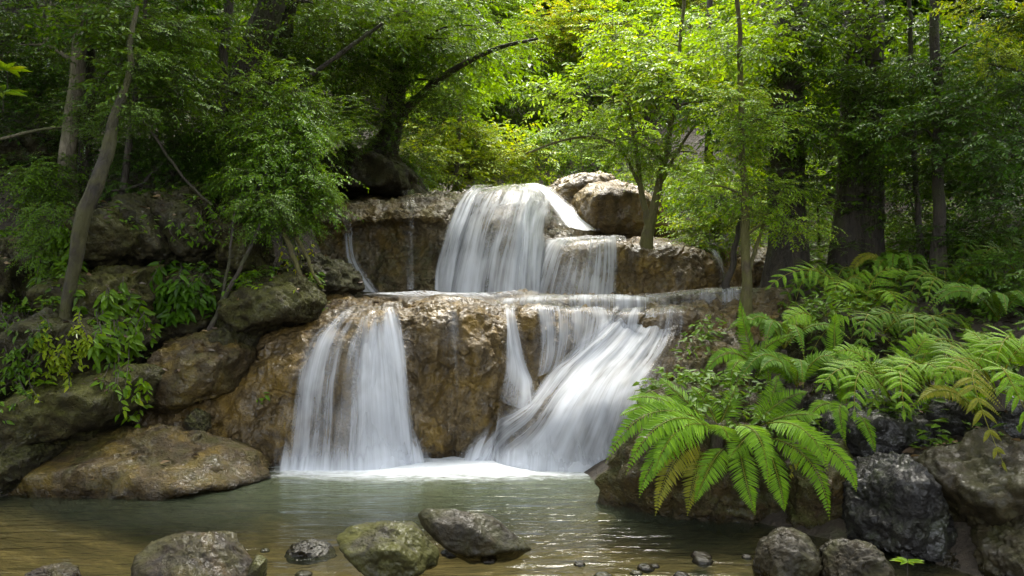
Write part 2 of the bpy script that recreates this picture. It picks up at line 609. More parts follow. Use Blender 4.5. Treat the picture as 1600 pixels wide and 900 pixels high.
# ------------------------------------------------------------------ ground
CTRL = [(0, 6.3, -.5), (-2, 6.0, -.45), (-1, 5, -.25), (.3, 5.6, -.3), (-3, 5.2, -.2), (0, 4.3, -.07), (-1.8, 4.2, -.1), (1.2, 4.9, -.07),
        (1.3, 4.2, -.05), (-3.3, 4, -.12), (0, 2, -.15), (0, -2, -.2), (-2, 0, -.15), (2, 0, -.1), (0, -10, -.3), (2.0, 3.2, -.08),
        (-4.3, 6.4, .2), (-4.9, 5, .3), (-5.3, 3, .5), (-5.3, 0, .6), (-6.3, 4.5, 1.5), (-5.5, 7, 1.5), (-7, 7, 2.4), (-4, 7.4, .8), (-3, 7.5, .2), (-3, 8.6, 1.1),
        (-12, 8, 6), (-15, 0, 6), (-12, 16, 9), (-20, 10, 12), (-8, 3, 3), (-12, -6, 5), (-8, -8, 2), (8, -8, 2),
        (-2, 7.6, .0), (0, 7.9, .0), (2, 7.6, .1), (-2, 8.8, .9), (0, 9, .9), (2, 9, 1.0), (0, 10.2, 1.0), (-2, 10.2, 1.0), (2, 10.2, 1.1), (0, 11.8, 2.3), (-2, 11.8, 2.3), (2, 11.8, 2.1),
        (0, 13.5, 2.7), (-1.5, 14, 2.8), (1.5, 14, 2.85), (0, 17, 3.3), (0, 20, 4.6), (0, 25, 9), (0, 32, 16), (0, 45, 27), (-10, 25, 13), (10, 25, 12),
        (-12, 35, 21), (12, 35, 21), (0, 60, 34), (-25, 45, 30), (25, 45, 30), (-30, 20, 20), (30, 20, 20), (-30, -10, 12), (30, -10, 12),
        (1.2, 6.5, .45), (1.8, 6.4, .6), (2.3, 6.0, .65), (2.9, 5.4, .6), (3.3, 4.8, .6), (3.7, 4, .8), (4.2, 2, .9), (4.3, 0, 1), (3, 2.0, 0.05), (2.75, 3.4, 0.0),
        (10, 8, 5), (14, 0, 6), (12, 16, 9), (20, 10, 12), (8, 3, 3.2)]
CTRL += [(1.0, 5.3, -.15), (1.7, 5.0, -.12), (2.3, 4.6, -.1), (2.5, 4.2, -.08), (2.9, 3.9, -.05), (.8, 5.8, -.2), (1.5, 5.5, -.1)]
CTRL += [tuple(P(*q)) for q in [(100, 305, 8.7), (250, 305, 8.8), (400, 325, 9.2), (480, 345, 9.8), (60, 225, 10), (250, 215, 10.5), (400, 250, 11), (530, 300, 11.6),
                                (0, 100, 12), (200, 100, 13), (380, 170, 13), (1150, 530, 7.5), (1250, 490, 7.8), (1350, 430, 9.3), (1230, 435, 9.3), (1470, 400, 8.6),
                                (1550, 445, 7.5), (1590, 560, 6), (1450, 565, 6.3), (1500, 300, 11), (1350, 325, 11.5), (1180, 385, 11), (1580, 200, 13), (1400, 200, 14), (1250, 280, 14)]]
CTRL = np.array(CTRL, float)


def _kern(a, b):
    return np.linalg.norm(a[:, None, :] - b[None, :, :], axis=-1)


_A = _kern(CTRL[:, :2], CTRL[:, :2])
_n = len(CTRL)
_B = np.zeros((_n + 3, _n + 3))
_B[:_n, :_n] = _A - 0.02 * np.eye(_n)
_B[:_n, _n:] = np.c_[np.ones(_n), CTRL[:, :2]]
_B[_n:, :_n] = _B[:_n, _n:].T
_W = np.linalg.solve(_B, np.r_[CTRL[:, 2], 0, 0, 0])


def ground_z(xy):
    xy = np.atleast_2d(np.asarray(xy, float))
    out = np.empty(len(xy))
    for s in range(0, len(xy), 20000):
        q = xy[s:s + 20000]
        out[s:s + 20000] = _kern(q, CTRL[:, :2]) @ _W[:_n] + _W[_n] + q @ _W[_n + 1:]
    p3 = np.c_[xy, np.zeros(len(xy))]
    amp = np.clip((out + .1) * .5, .06, 1)
    return out + amp * (.16 * fbm(p3 * .9, 3, 5) + .07 * fbm(p3 * 3.1, 3, 8))


gx = np.sinh(np.linspace(-3.2, 3.2, 300)) * 5.5
gy = 7 + np.sinh(np.linspace(-2.7, 3.0, 340)) * 8.5
X, Yg = np.meshgrid(gx, gy, indexing='ij')
Z = ground_z(np.c_[X.ravel(), Yg.ravel()])
mb = MB()
mb.add(np.c_[X.ravel(), Yg.ravel(), Z], grid_faces(len(gx), len(gy)))
tag(link('ground', mb.mesh('ground', M['soil'])), kind='structure')

# ------------------------------------------------------------------ pool water
px_ = np.linspace(-9, 6, 300)
py_ = np.r_[np.linspace(-12, 3.5, 40), np.linspace(3.55, 8.3, 190)]
X, Yg = np.meshgrid(px_, py_, indexing='ij')
xx, yy = X.ravel(), Yg.ravel()
wave = .006 * fbm(np.c_[xx * 1.2, yy * 4.5, xx * 0], 3, 3)


def foam_at(x, y):
    base = 7.05 + .05 * np.sin(x * 2.3) + .12 * np.exp(-((x - .1) / .6) ** 2) * 0
    d = base - y
    f = np.clip(1 - np.abs(d) / .95, 0, 1) ** 1.5 * (d > 0) + (d <= 0) * 1.0
    span = np.clip((x + 2.3) / .35, 0, 1) * np.clip((1.35 - x) / .3, 0, 1)
    return f * span


foam = foam_at(xx, yy)
turb = np.clip((yy - 4.9) / 1.8, 0, 1) ** 1.3 * .55 + .05
turb = turb * (.45 + .55 * np.clip((xx + 3.2) / 2.0, 0, 1))
# water lapping over the shallow gravel bars in the foreground
bars = np.clip(fbm(np.c_[xx * 1.3, yy * 3.6, xx * 0 + 2.2], 4, 21) * 1.6, 0, 1) * np.clip((4.85 - yy) / .4, 0, 1) * np.clip((xx + .9) / .8, 0, 1)
foam = np.maximum(foam, .28 * bars)
mb = MB()
mb.add(np.c_[xx, yy, wave], grid_faces(len(px_), len(py_)))
me = mb.mesh('pool_water', M['pool'])
set_attr(me, 'foam', foam)
set_attr(me, 'turb', turb)
tag(link('pool_water', me), kind='structure')


# ------------------------------------------------------------------ rock ledges (lofted) and the water on them
ROCKS = []           # (vertices, faces) of the rocks, for laying plants and litter on them


class Loft:
    def __init__(self, cols, nu, nt, amp, seed, strat=0.0):
        """cols: list of (px, [(row, Y), ...]) with the same number of points, bottom first"""
        self.px = np.array([c[0] for c in cols], float)
        K = np.array([[P(c[0], r, Y) for r, Y in c[1]] for c in cols])
        self.K = K.shape[1]
        self.u = np.linspace(self.px[0], self.px[-1], nu)
        self.t = np.linspace(0, self.K - 1, nt)
        G = np.einsum('uc,ckx->ukx', cubic_matrix(self.px, self.u), K)
        G = np.einsum('tk,ukx->utx', cubic_matrix(np.arange(self.K), self.t), G)
        N = self.normals(G)
        p = G.reshape(-1, 3)
        big = amp * (.9 * fbm(p * 1.5, 2, seed) + .55 * fbm(p * np.array([3.6, 3.6, 2.6]), 2, seed + 5)).reshape(nu, nt)
        self.S = G + N * big[..., None]
        low = amp * .32 * fbm(p * 1.5, 2, seed).reshape(nu, nt)
        self.NB = N
        self.B = G + N * (low + amp * .55)[..., None]
        N2 = self.normals(self.S)
        q = self.S.reshape(-1, 3)
        rd = (.34 * amp * (ridged(q * np.array([4.5, 4.5, 3.4]), 3, seed + 9) - .7) + .16 * amp * fbm(q * 15, 3, seed + 3)).reshape(nu, nt)
        flute = ridged(q * np.array([5.5, 5.5, 1.3]), 3, seed + 50).reshape(nu, nt) - .6
        crack = np.clip(1 - np.abs(fbm(q * np.array([1.7, 1.7, 2.3]) + .3 * fbm(q * 5, 2, seed + 61)[:, None], 2, seed + 60)) * 16, 0, 1).reshape(nu, nt)
        steep = np.clip(1.15 - np.abs(N2[..., 2]), 0, 1)
        rd = rd + amp * .30 * flute * steep - amp * .45 * crack
        if strat:
            zz = q[:, 2] * 9 + 1.3 * fbm(q * 1.7, 2, seed + 30)
            rd = rd + strat * (np.abs((zz % 1) - .5) * 2 - .5).reshape(nu, nt)
        self.R = self.S + N2 * rd[..., None]
        self.N = N2
        self.nu, self.nt = nu, nt

    @staticmethod
    def normals(G):
        du = np.gradient(G, axis=0)
        dv = np.gradient(G, axis=1)
        return unit(np.cross(du, dv))

    def obj(self, name, mat, label, cat):
        o0 = self.R.reshape(-1, 3)
        sub = self.R[::4, ::3]
        ROCKS.append((sub.reshape(-1, 3), grid_faces(sub.shape[0], sub.shape[1])))
        org = np.array([o0[:, 0].mean(), o0[:, 1].mean(), o0[:, 2].min()])
        b = MB()
        b.add(o0, grid_faces(self.nu, self.nt))
        me = b.mesh(name, mat, origin=org)
        return tag(link(name, me, loc=org), label, cat)

    def sample(self, px, t, arr):
        fu = np.clip((px - self.u[0]) / (self.u[-1] - self.u[0]) * (self.nu - 1), 0, self.nu - 1.001)
        ft = np.clip(t / (self.K - 1) * (self.nt - 1), 0, self.nt - 1.001)
        i, j = fu.astype(int), ft.astype(int)
        a, c = (fu - i)[..., None], (ft - j)[..., None]
        return (arr[i, j] * (1 - a) + arr[i + 1, j] * a) * (1 - c) + (arr[i, j + 1] * (1 - a) + arr[i + 1, j + 1] * a) * c


FLOWSEED = [100]


def stream(loft, name, keys, label, cat='waterfall', mat='fall', ns=70, nv=150, off=.03, soft=.35, flare=0.0, group=None, smooth=True):
    """keys: (t, px_left, px_right, density) from top to bottom"""
    k = np.array(keys, float)
    s_ = np.concatenate([[0], np.cumsum(np.abs(np.diff(k[:, 0])) + .002 * np.abs(np.diff(k[:, 1])))])
    v = np.linspace(0, s_[-1], nv)
    kk = cubic_matrix(s_, v) @ k
    s = np.linspace(-1, 1, ns)
    pxs = (kk[:, 1] + kk[:, 2])[:, None] / 2 + (kk[:, 2] - kk[:, 1])[:, None] / 2 * s[None, :]
    ts = np.repeat(kk[:, 0:1], ns, 1)
    # uneven ends across the width
    FLOWSEED[0] += 7
    pos = loft.sample(pxs, ts, loft.B if smooth else loft.S)
    nor = unit(loft.sample(pxs, ts, loft.NB))
    q = pos.reshape(-1, 3)
    arc0 = np.concatenate([[0], np.cumsum(np.linalg.norm(np.diff(pos[:, ns // 2], axis=0), axis=1))])
    wid = np.mean(np.linalg.norm(pos[:, -1] - pos[:, 0], axis=1)) * .5
    wob = (.28 * fbm(np.c_[np.tile(s * wid * 6, nv), np.repeat(arc0 * .7, ns), np.zeros(nv * ns)], 3, FLOWSEED[0])).reshape(nv, ns)
    end = np.clip((np.linspace(0, 1, nv) - .8) / .2, 0, 1) ** 2
    o = off * (1 + wob) + flare * end[:, None]
    pos = pos + nor * o[..., None]
    w = np.linalg.norm(pos[:, -1] - pos[:, 0], axis=1)
    arc = np.concatenate([[0], np.cumsum(np.linalg.norm(np.diff(pos[:, ns // 2], axis=0), axis=1))])
    U = s[None, :] * np.mean(w) * .5 + FLOWSEED[0]
    Vv = np.repeat(arc[:, None], ns, 1)
    U = np.repeat(U, nv, 0)
    e = np.clip((1 - np.abs(s)) / soft, 0, 1)
    e = e * e * (3 - 2 * e)
    dn = kk[:, 3][:, None] * e[None, :]
    nz = fbm(np.c_[U.ravel() * 2.2, Vv.ravel() * .5, 0 * U.ravel()], 2, FLOWSEED[0] + 3).reshape(nv, ns)
    dn = np.clip(dn + .22 * nz * (dn > .03), 0, 1)
    rag = .10 + .10 * fbm(np.c_[s * wid * 7, 0 * s, 0 * s], 3, FLOWSEED[0] + 9)
    f0 = np.clip(np.linspace(0, 1, nv)[:, None] / np.clip(rag, .03, 1)[None, :], 0, 1)
    dn *= f0 * f0 * (3 - 2 * f0)
    org = pos[-1, ns // 2].copy()
    b = MB()
    b.add(pos.reshape(-1, 3), grid_faces(nv, ns))
    me = b.mesh(name, M[mat], origin=org)
    set_uv(me, np.stack([U.ravel(), Vv.ravel()], 1))
    set_attr(me, 'dens', dn.ravel())
    return tag(link(name, me, loc=org), label, cat, group)


# key points:   0 below water, 1 waterline, 2 low face, 3 high face, 4 crest, 5 terrace, 6 step top, 7 far terrace
lower = Loft([
    (190, [(760, 7.0), (715, 7.05), (680, 7.15), (640, 7.3), (590, 7.5), (560, 7.8), (520, 8.3), (480, 9.2)]),
    (300, [(780, 6.95), (722, 7.0), (680, 7.12), (630, 7.3), (585, 7.5), (550, 7.8), (505, 8.4), (470, 9.4)]),
    (380, [(780, 7.0), (728, 7.05), (670, 7.2), (600, 7.4), (555, 7.65), (530, 7.9), (490, 8.5), (468, 9.5)]),
    (440, [(780, 7.1), (728, 7.15), (650, 7.22), (580, 7.35), (535, 7.6), (512, 7.9), (482, 8.6), (466, 9.6)]),
    (520, [(780, 7.1), (728, 7.15), (640, 7.22), (560, 7.32), (519, 7.52), (500, 7.85), (478, 8.7), (464, 9.7)]),
    (585, [(780, 7.2), (726, 7.2), (640, 7.25), (560, 7.32), (510, 7.5), (497, 7.8), (474, 8.7), (463, 9.7)]),
    (632, [(780, 7.4), (720, 7.4), (640, 7.4), (550, 7.42), (500, 7.55), (489, 7.8), (472, 8.7), (463, 9.7)]),
    (690, [(780, 7.55), (716, 7.55), (640, 7.48), (545, 7.44), (483, 7.58), (474, 7.85), (472, 8.7), (463, 9.8)]),
    (745, [(780, 7.55), (716, 7.55), (640, 7.52), (548, 7.48), (485, 7.62), (476, 7.9), (471, 8.7), (463, 9.8)]),
    (785, [(780, 7.5), (718, 7.5), (645, 7.6), (562, 7.74), (512, 7.88), (494, 8.05), (471, 8.7), (463, 9.8)]),
    (830, [(780, 7.3), (722, 7.22), (662, 7.34), (596, 7.74), (505, 7.86), (490, 8.05), (470, 8.7), (463, 9.8)]),
    (890, [(780, 7.15), (726, 7.12), (652, 7.22), (578, 7.74), (505, 7.92), (490, 8.1), (469, 8.75), (462, 9.8)]),
    (950, [(780, 7.12), (728, 7.10), (646, 7.17), (574, 7.66), (520, 8.0), (492, 8.2), (469, 8.8), (462, 9.8)]),
    (1005, [(780, 7.1), (728, 7.08), (642, 7.17), (576, 7.62), (524, 8.0), (493, 8.25), (470, 8.8), (462, 9.8)]),
    (1055, [(780, 7.05), (728, 7.05), (640, 7.3), (575, 7.6), (524, 7.95), (494, 8.2), (470, 8.8), (461, 9.8)]),
    (1110, [(780, 6.95), (728, 6.95), (640, 7.2), (570, 7.5), (522, 7.85), (494, 8.1), (468, 8.8), (459, 9.8)]),
    (1220, [(780, 6.6), (728, 6.7), (640, 7.0), (570, 7.3), (520, 7.7), (494, 8.0), (462, 8.8), (452, 9.8)]),
], 640, 330, .092, 11)
lower.obj('rock_ledge', M['travertine'], 'wide lower ledge of wet ochre and brown rock around the pool end', 'rock ledge')

# upper tier: 0 foot, 1 low, 2 mid, 3 high, 4 lip, 5 top, 6 back
upper = Loft([
    (470, [(500, 9.95), (455, 9.95), (410, 10.1), (368, 10.2), (348, 10.2), (335, 10.8), (328, 12.2)]),
    (510, [(500, 9.95), (457, 9.98), (410, 10.12), (362, 10.2), (343, 10.05), (325, 10.6), (316, 12.4)]),
    (570, [(500, 9.95), (460, 10.0), (410, 10.15), (360, 10.22), (342, 9.95), (318, 10.5), (310, 12.5)]),
    (640, [(500, 9.95), (462, 10.0), (410, 10.15), (358, 10.22), (338, 9.95), (312, 10.5), (306, 12.5)]),
    (685, [(500, 9.9), (462, 9.95), (410, 10.1), (358, 10.15), (335, 10.05), (311, 10.6), (305, 12.5)]),
    (705, [(500, 9.85), (463, 9.85), (412, 9.95), (362, 10.05), (330, 10.3), (311, 10.8), (305, 12.5)]),
    (740, [(500, 9.58), (464, 9.58), (412, 9.66), (358, 9.86), (323, 10.28), (309, 10.9), (304, 12.5)]),
    (785, [(500, 9.40), (466, 9.40), (412, 9.48), (354, 9.70), (317, 10.15), (305, 10.9), (302, 12.5)]),
    (825, [(500, 9.52), (466, 9.52), (413, 9.62), (360, 9.88), (322, 10.35), (306, 11.1), (300, 12.6)]),
    (850, [(500, 9.75), (466, 9.75), (416, 9.95), (374, 10.25), (340, 10.75), (312, 11.4), (300, 12.7)]),
    (880, [(500, 9.85), (466, 9.85), (416, 10.1), (379, 10.42), (350, 11.0), (320, 11.6), (302, 12.7)]),
    (930, [(500, 9.9), (466, 9.9), (420, 10.15), (384, 10.5), (362, 11.0), (335, 11.7), (306, 12.8)]),
    (1000, [(500, 9.9), (466, 9.9), (420, 10.15), (386, 10.5), (375, 11.1), (350, 11.8), (330, 12.8)]),
    (1100, [(500, 9.9), (466, 9.9), (425, 10.2), (392, 10.6), (388, 11.1), (375, 11.8), (360, 12.8)]),
], 480, 240, .09, 41, strat=.012)
upper.obj('rock_ledge', M['travertine_pale'], 'tall upper ledge of wet grey brown rock under the highest cascade', 'rock ledge')

side = Loft([
    (815, [(490, 9.75), (466, 9.7), (440, 9.75), (412, 9.82), (395, 9.95), (388, 10.3), (384, 11.2)]),
    (845, [(490, 9.58), (468, 9.55), (440, 9.62), (412, 9.75), (394, 9.92), (386, 10.2), (383, 11.2)]),
    (900, [(490, 9.15), (471, 9.12), (440, 9.24), (408, 9.45), (387, 9.72), (382, 10.2), (380, 11.2)]),
    (970, [(490, 9.3), (470, 9.3), (440, 9.4), (408, 9.5), (384, 9.65), (379, 10.2), (377, 11.2)]),
    (1030, [(490, 9.3), (469, 9.3), (440, 9.38), (410, 9.45), (386, 9.6), (379, 10.2), (377, 11.2)]),
    (1080, [(490, 9.35), (467, 9.35), (440, 9.4), (415, 9.5), (393, 9.65), (386, 10.2), (382, 11.2)]),
    (1112, [(490, 9.5), (466, 9.5), (445, 9.55), (425, 9.65), (408, 9.8), (396, 10.2), (388, 11.2)]),
    (1135, [(490, 9.75), (466, 9.75), (445, 9.85), (430, 9.95), (412, 10.1), (398, 10.4), (390, 11.2)]),
    (1165, [(490, 9.75), (464, 9.75), (440, 9.75), (420, 9.8), (400, 9.95), (392, 10.4), (386, 11.2)]),
    (1230, [(490, 9.7), (462, 9.7), (436, 9.7), (412, 9.75), (394, 9.9), (388, 10.4), (384, 11.2)]),
], 420, 170, .07, 77, strat=.008)
side.obj('rock_ledge', M['travertine'], 'low ochre side ledge right of the upper cascade with a thin tree before it', 'rock ledge')

# rimstone steps on the middle terrace
step_a = Loft([
    (770, [(500, 8.55), (486, 8.5), (478, 8.5), (474, 8.56), (471, 8.75), (468, 9.4)]),
    (830, [(500, 8.35), (488, 8.3), (477, 8.3), (472, 8.36), (469, 8.6), (466, 9.4)]),
    (900, [(500, 8.25), (489, 8.2), (475, 8.2), (469, 8.27), (467, 8.5), (465, 9.4)]),
    (970, [(500, 8.3), (489, 8.25), (474, 8.25), (469, 8.3), (466, 8.55), (464, 9.4)]),
    (1030, [(500, 8.55), (488, 8.5), (478, 8.5), (473, 8.55), (469, 8.7), (465, 9.4)]),
], 260, 90, .045, 91)
step_a.obj('rimstone_step', M['travertine_pale'], 'curved low stone rim under the side ledge with water spilling over it', 'rock step')
step_b = Loft([
    (985, [(498, 8.75), (488, 8.7), (478, 8.7), (473, 8.76), (470, 8.9), (466, 9.5)]),
    (1060, [(495, 8.65), (482, 8.6), (470, 8.6), (464, 8.66), (461, 8.9), (459, 9.5)]),
    (1140, [(495, 8.5), (480, 8.4), (464, 8.4), (456, 8.48), (454, 8.8), (452, 9.5)]),
    (1240, [(495, 8.5), (480, 8.45), (458, 8.45), (449, 8.5), (447, 8.8), (445, 9.5)]),
], 260, 90, .045, 95)
step_b.obj('rimstone_step', M['travertine_pale'], 'long straight stone rim running right to the sapling foot', 'rock step')
step_c = Loft([
    (930, [(540, 8.15), (520, 8.1), (503, 8.1), (496, 8.16), (493, 8.3), (490, 8.8)]),
    (1000, [(540, 7.95), (522, 7.9), (502, 7.9), (494, 7.98), (491, 8.15), (488, 8.8)]),
    (1070, [(540, 7.9), (522, 7.85), (500, 7.85), (492, 7.92), (489, 8.1), (486, 8.8)]),
    (1150, [(540, 7.8), (520, 7.75), (497, 7.75), (488, 7.8), (485, 8.0), (482, 8.8)]),
], 260, 90, .075, 99)
step_c.obj('rimstone_step', M['travertine'], 'lumpy brown stone rim directly above the slanting white fan of water', 'rock step')


# ------------------------------------------------------------------ boulders
def boulder(name, poly, Y, t, mat, label, cat='boulder', sub=6, amp=.05, seed=None, round_=22.0, lean=0.0, group=None, parent=None, facet=.0):
    """outline in the photograph at distance Y, thickness t: rounded hull with rough surface"""
    seed = seed if seed is not None else int(abs(poly[0][0] * 7 + poly[0][1] * 3)) % 997
    poly = np.array(poly, float)
    c = poly.mean(0)
    pts = []
    r2 = np.random.default_rng(seed)
    for q in poly:
        pts.append(P(q[0], q[1], Y))
        for sgn, k in ((-1, .62), (1, .7)):
            kk = k + r2.uniform(-.14, .14)
            w = c + (q - c) * kk
            pts.append(P(w[0], w[1], Y) + np.array([0, sgn * t * r2.uniform(.75, 1.1), 0]))
    pts = np.array(pts)
    if lean:
        zc = pts[:, 2].min()
        pts[:, 1] += lean * (pts[:, 2] - zc)
    bm = bmesh.new()
    for p in pts:
        bm.verts.new(p)
    bmesh.ops.convex_hull(bm, input=bm.verts)
    ctr = pts.mean(0)
    pl = []
    for f in bm.faces:
        nrm = np.array(f.normal)
        d = float(np.dot(np.array(f.verts[0].co) - ctr, nrm))
        if d < 0:
            nrm, d = -nrm, -d
        pl.append(np.r_[nrm, max(d, .01)])
    bm.free()
    pl = np.array(pl)
    bm = bmesh.new()
    bmesh.ops.create_icosphere(bm, subdivisions=sub, radius=1)
    dirs = np.array([v.co[:] for v in bm.verts])
    faces = np.array([[v.index for v in f.verts] for f in bm.faces])
    bm.free()
    g = np.maximum(dirs @ pl[:, :3].T / pl[None, :, 3], 0)
    r = 1 / (np.sum(g ** round_, 1) ** (1 / round_))
    v = dirs * r[:, None]
    size = np.cbrt(np.prod(v.max(0) - v.min(0)))
    w = v + ctr
    a = amp * size
    d1 = a * (1.0 * fbm(w * 1.9 / size, 3, seed) + .75 * (ridged(w * 3.1 / size, 4, seed + 4) - .8))
    crk = np.clip(1 - np.abs(fbm(w * 2.2 / size + .25 * fbm(w * 6 / size, 2, seed + 31)[:, None], 2, seed + 30)) * 18, 0, 1)
    d1 = d1 - a * .55 * crk
    d2 = a * .45 * fbm(w * 10 / size, 4, seed + 8, .6) + a * .3 * np.minimum(0, ridged(w * 5 / size, 2, seed + 12) - .1)
    v = v + dirs * (d1 + d2)[:, None]
    w = v + ctr
    org = np.array([ctr[0], ctr[1], w[:, 2].min()])
    ROCKS.append((w, faces))
    b = MB()
    b.add(w, faces)
    me = b.mesh(name, mat, origin=org)
    return tag(link(name, me, loc=org), label, cat, group)


# top dome rock (two lobes)
boulder('dome_rock', [(842, 345), (846, 300), (876, 278), (920, 265), (958, 270), (965, 300), (930, 340), (890, 360)], 12.3, .7, M['travertine'],
        'rounded wet rock crowning the waterfall, behind its larger neighbour', 'boulder', amp=.04)
boulder('dome_rock', [(880, 348), (900, 300), (936, 280), (980, 282), (1018, 306), (1056, 348), (1080, 400), (950, 405), (900, 378)], 11.5, .8, M['travertine'],
        'big domed wet rock right of the highest white chute', 'boulder', amp=.04)

LEFT = [
    ([(-80, 385), (30, 372), (98, 400), (105, 470), (40, 520), (-80, 520)], 7.9, .6, 'dark_rock', 'dark boulder cut by the left edge beside the leaning mossy trunk'),
    ([(118, 365), (150, 330), (215, 330), (243, 372), (234, 405), (190, 425), (130, 425)], 7.8, .5, 'moss_rock', 'rounded mossy boulder just right of the leaning trunk, topmost of the stack'),
    ([(185, 315), (238, 305), (272, 350), (300, 400), (282, 420), (240, 415), (218, 360)], 8.1, .45, 'dark_rock', 'tilted narrow dark slab leaning between two rounded boulders'),
    ([(248, 300), (312, 292), (350, 328), (372, 395), (330, 425), (290, 410), (262, 352)], 8.4, .5, 'dark_rock', 'tall dark boulder under the leaf litter at the top of the left bank'),
    ([(340, 345), (398, 335), (420, 380), (410, 430), (350, 430)], 8.35, .4, 'moss_rock', 'small block below the hanging bush on the left bank'),
    ([(70, 445), (140, 418), (243, 420), (258, 460), (240, 510), (130, 520), (70, 490)], 7.6, .55, 'moss_rock', 'flat pale topped slab under the rounded mossy boulder'),
    ([(20, 530), (110, 482), (228, 484), (246, 530), (200, 580), (95, 612), (20, 610)], 7.3, .6, 'dark_rock', 'large dark boulder draped with hanging leafy creeper'),
    ([(-80, 510), (20, 495), (62, 550), (60, 640), (-80, 660)], 7.0, .5, 'dark_rock', 'dark mossy boulder at the left edge above the sloping slab'),
    ([(355, 470), (395, 444), (472, 436), (500, 472), (490, 498), (400, 525), (355, 510)], 7.95, .5, 'moss_rock', 'angular mossy block beside the wet shelf left of the falls'),
    ([(240, 435), (330, 420), (385, 435), (380, 510), (300, 540), (240, 510)], 8.2, .55, 'dark_rock', 'shadowed rock behind the dark drooping leaves in the left bank gap'),
    ([(222, 590), (262, 535), (340, 520), (392, 548), (380, 610), (300, 640), (240, 640)], 7.5, .45, 'ochre_rock', 'low ochre boulder with fallen leaves at the foot of the thin sapling'),
    ([(325, 520), (372, 500), (400, 530), (392, 580), (335, 585)], 7.7, .35, 'dark_rock', 'small grey block wedged under the angular mossy block'),
    ([(-80, 740), (-20, 640), (60, 598), (236, 560), (264, 586), (246, 626), (150, 682), (60, 715), (-20, 760)], 6.85, .5, 'moss_rock', 'long sloping mossy slab resting above the low brown rock by the pool'),
    ([(-40, 790), (0, 715), (30, 690), (76, 702), (66, 738), (20, 785)], 6.35, .35, 'dark_rock', 'little rock at the water line by the left edge'),
    ([(-20, 790), (45, 712), (190, 668), (262, 668), (350, 690), (405, 714), (438, 742), (300, 775), (80, 800)], 6.75, .55, 'ochre_rock', 'low brown and yellow rock sloping into the pool left of the falls'),
    ([(288, 655), (305, 640), (322, 648), (326, 672), (302, 676)], 6.95, .12, 'dark_rock', 'fist sized dark stone stuck on the ochre slope'),
    ([(20, 245), (60, 215), (105, 212), (125, 245), (110, 275), (30, 275)], 9.6, .5, 'dark_rock', 'half buried mossy stone on the litter slope behind the pale trunk'),
    ([(430, 420), (500, 395), (548, 420), (572, 452), (500, 480), (430, 475)], 9.2, .4, 'dark_rock', 'dark wet rock left of the thin upper trickle below the bush'),
    ([(500, 318), (505, 260), (560, 238), (622, 250), (655, 282), (660, 312)], 12.2, .9, 'dark_rock', 'black shaded rock bank under the leaning tree left of the falls top'),
]
for i, (poly, Y, t, m, lab) in enumerate(LEFT):
    q = np.array(poly, float)
    q = q.mean(0) + (q - q.mean(0)) * (1.06 if Y > 7.1 else 1.0)
    boulder('boulder', q.tolist(), Y, t * 1.25, M[m], lab, amp=.075 if m != 'ochre_rock' else .05, round_=46)

RIGHT = [
    ([(1235, 690), (1260, 625), (1340, 600), (1440, 610), (1500, 650), (1490, 760), (1400, 790), (1270, 780)], 5.95, .55, 'black_rock', 'dark rock bank under the broad toothed fern, behind the glistening black rock'),
    ([(1420, 640), (1480, 590), (1600, 590), (1720, 620), (1740, 720), (1600, 760), (1450, 730)], 5.6, .6, 'black_rock', 'dark mossy bank rock under the fern fronds at the right edge'),
    ([(938, 800), (945, 720), (985, 635), (1055, 592), (1150, 600), (1260, 640), (1290, 700), (1290, 830), (1150, 840), (1000, 830)], 5.95, .5, 'edge_rock', 'brown rock at the pool edge carrying the big sword fern'),
    ([(1190, 700), (1310, 680), (1360, 740), (1352, 850), (1280, 865), (1190, 845)], 5.6, .42, 'edge_rock', 'dark recessed rock under the fern roots'),
    ([(1330, 845), (1338, 745), (1385, 703), (1425, 715), (1460, 790), (1482, 860), (1450, 885), (1380, 880)], 5.0, .4, 'black_rock', 'glistening black rock below the fern on the right shore'),
    ([(1425, 730), (1500, 680), (1640, 670), (1720, 760), (1720, 900), (1580, 930), (1490, 860)], 4.95, .5, 'slab_rock', 'large dark brown bank rock at the right edge under the drooping frond'),
    ([(1520, 850), (1580, 800), (1680, 810), (1700, 960), (1530, 960)], 4.5, .35, 'slab_rock', 'low dark rock in the bottom right corner'),
    ([(1440, 880), (1470, 855), (1510, 860), (1535, 900), (1500, 920), (1445, 905)], 4.7, .2, 'slab_rock', 'small wet stone between the black rock and the corner rock'),
    ([(1190, 560), (1220, 490), (1300, 470), (1390, 500), (1420, 560), (1330, 600), (1220, 600)], 7.0, .5, 'dark_rock', 'dark stone bank hidden among the ferns under the big double trunk'),
    ([(1050, 590), (1075, 535), (1120, 510), (1180, 530), (1190, 600), (1120, 640)], 6.9, .4, 'travertine_pale', 'grey wet rock right of the white fan of water'),
]
for poly, Y, t, m, lab in RIGHT:
    boulder('boulder', poly, Y, t, M[m], lab, amp=.07)

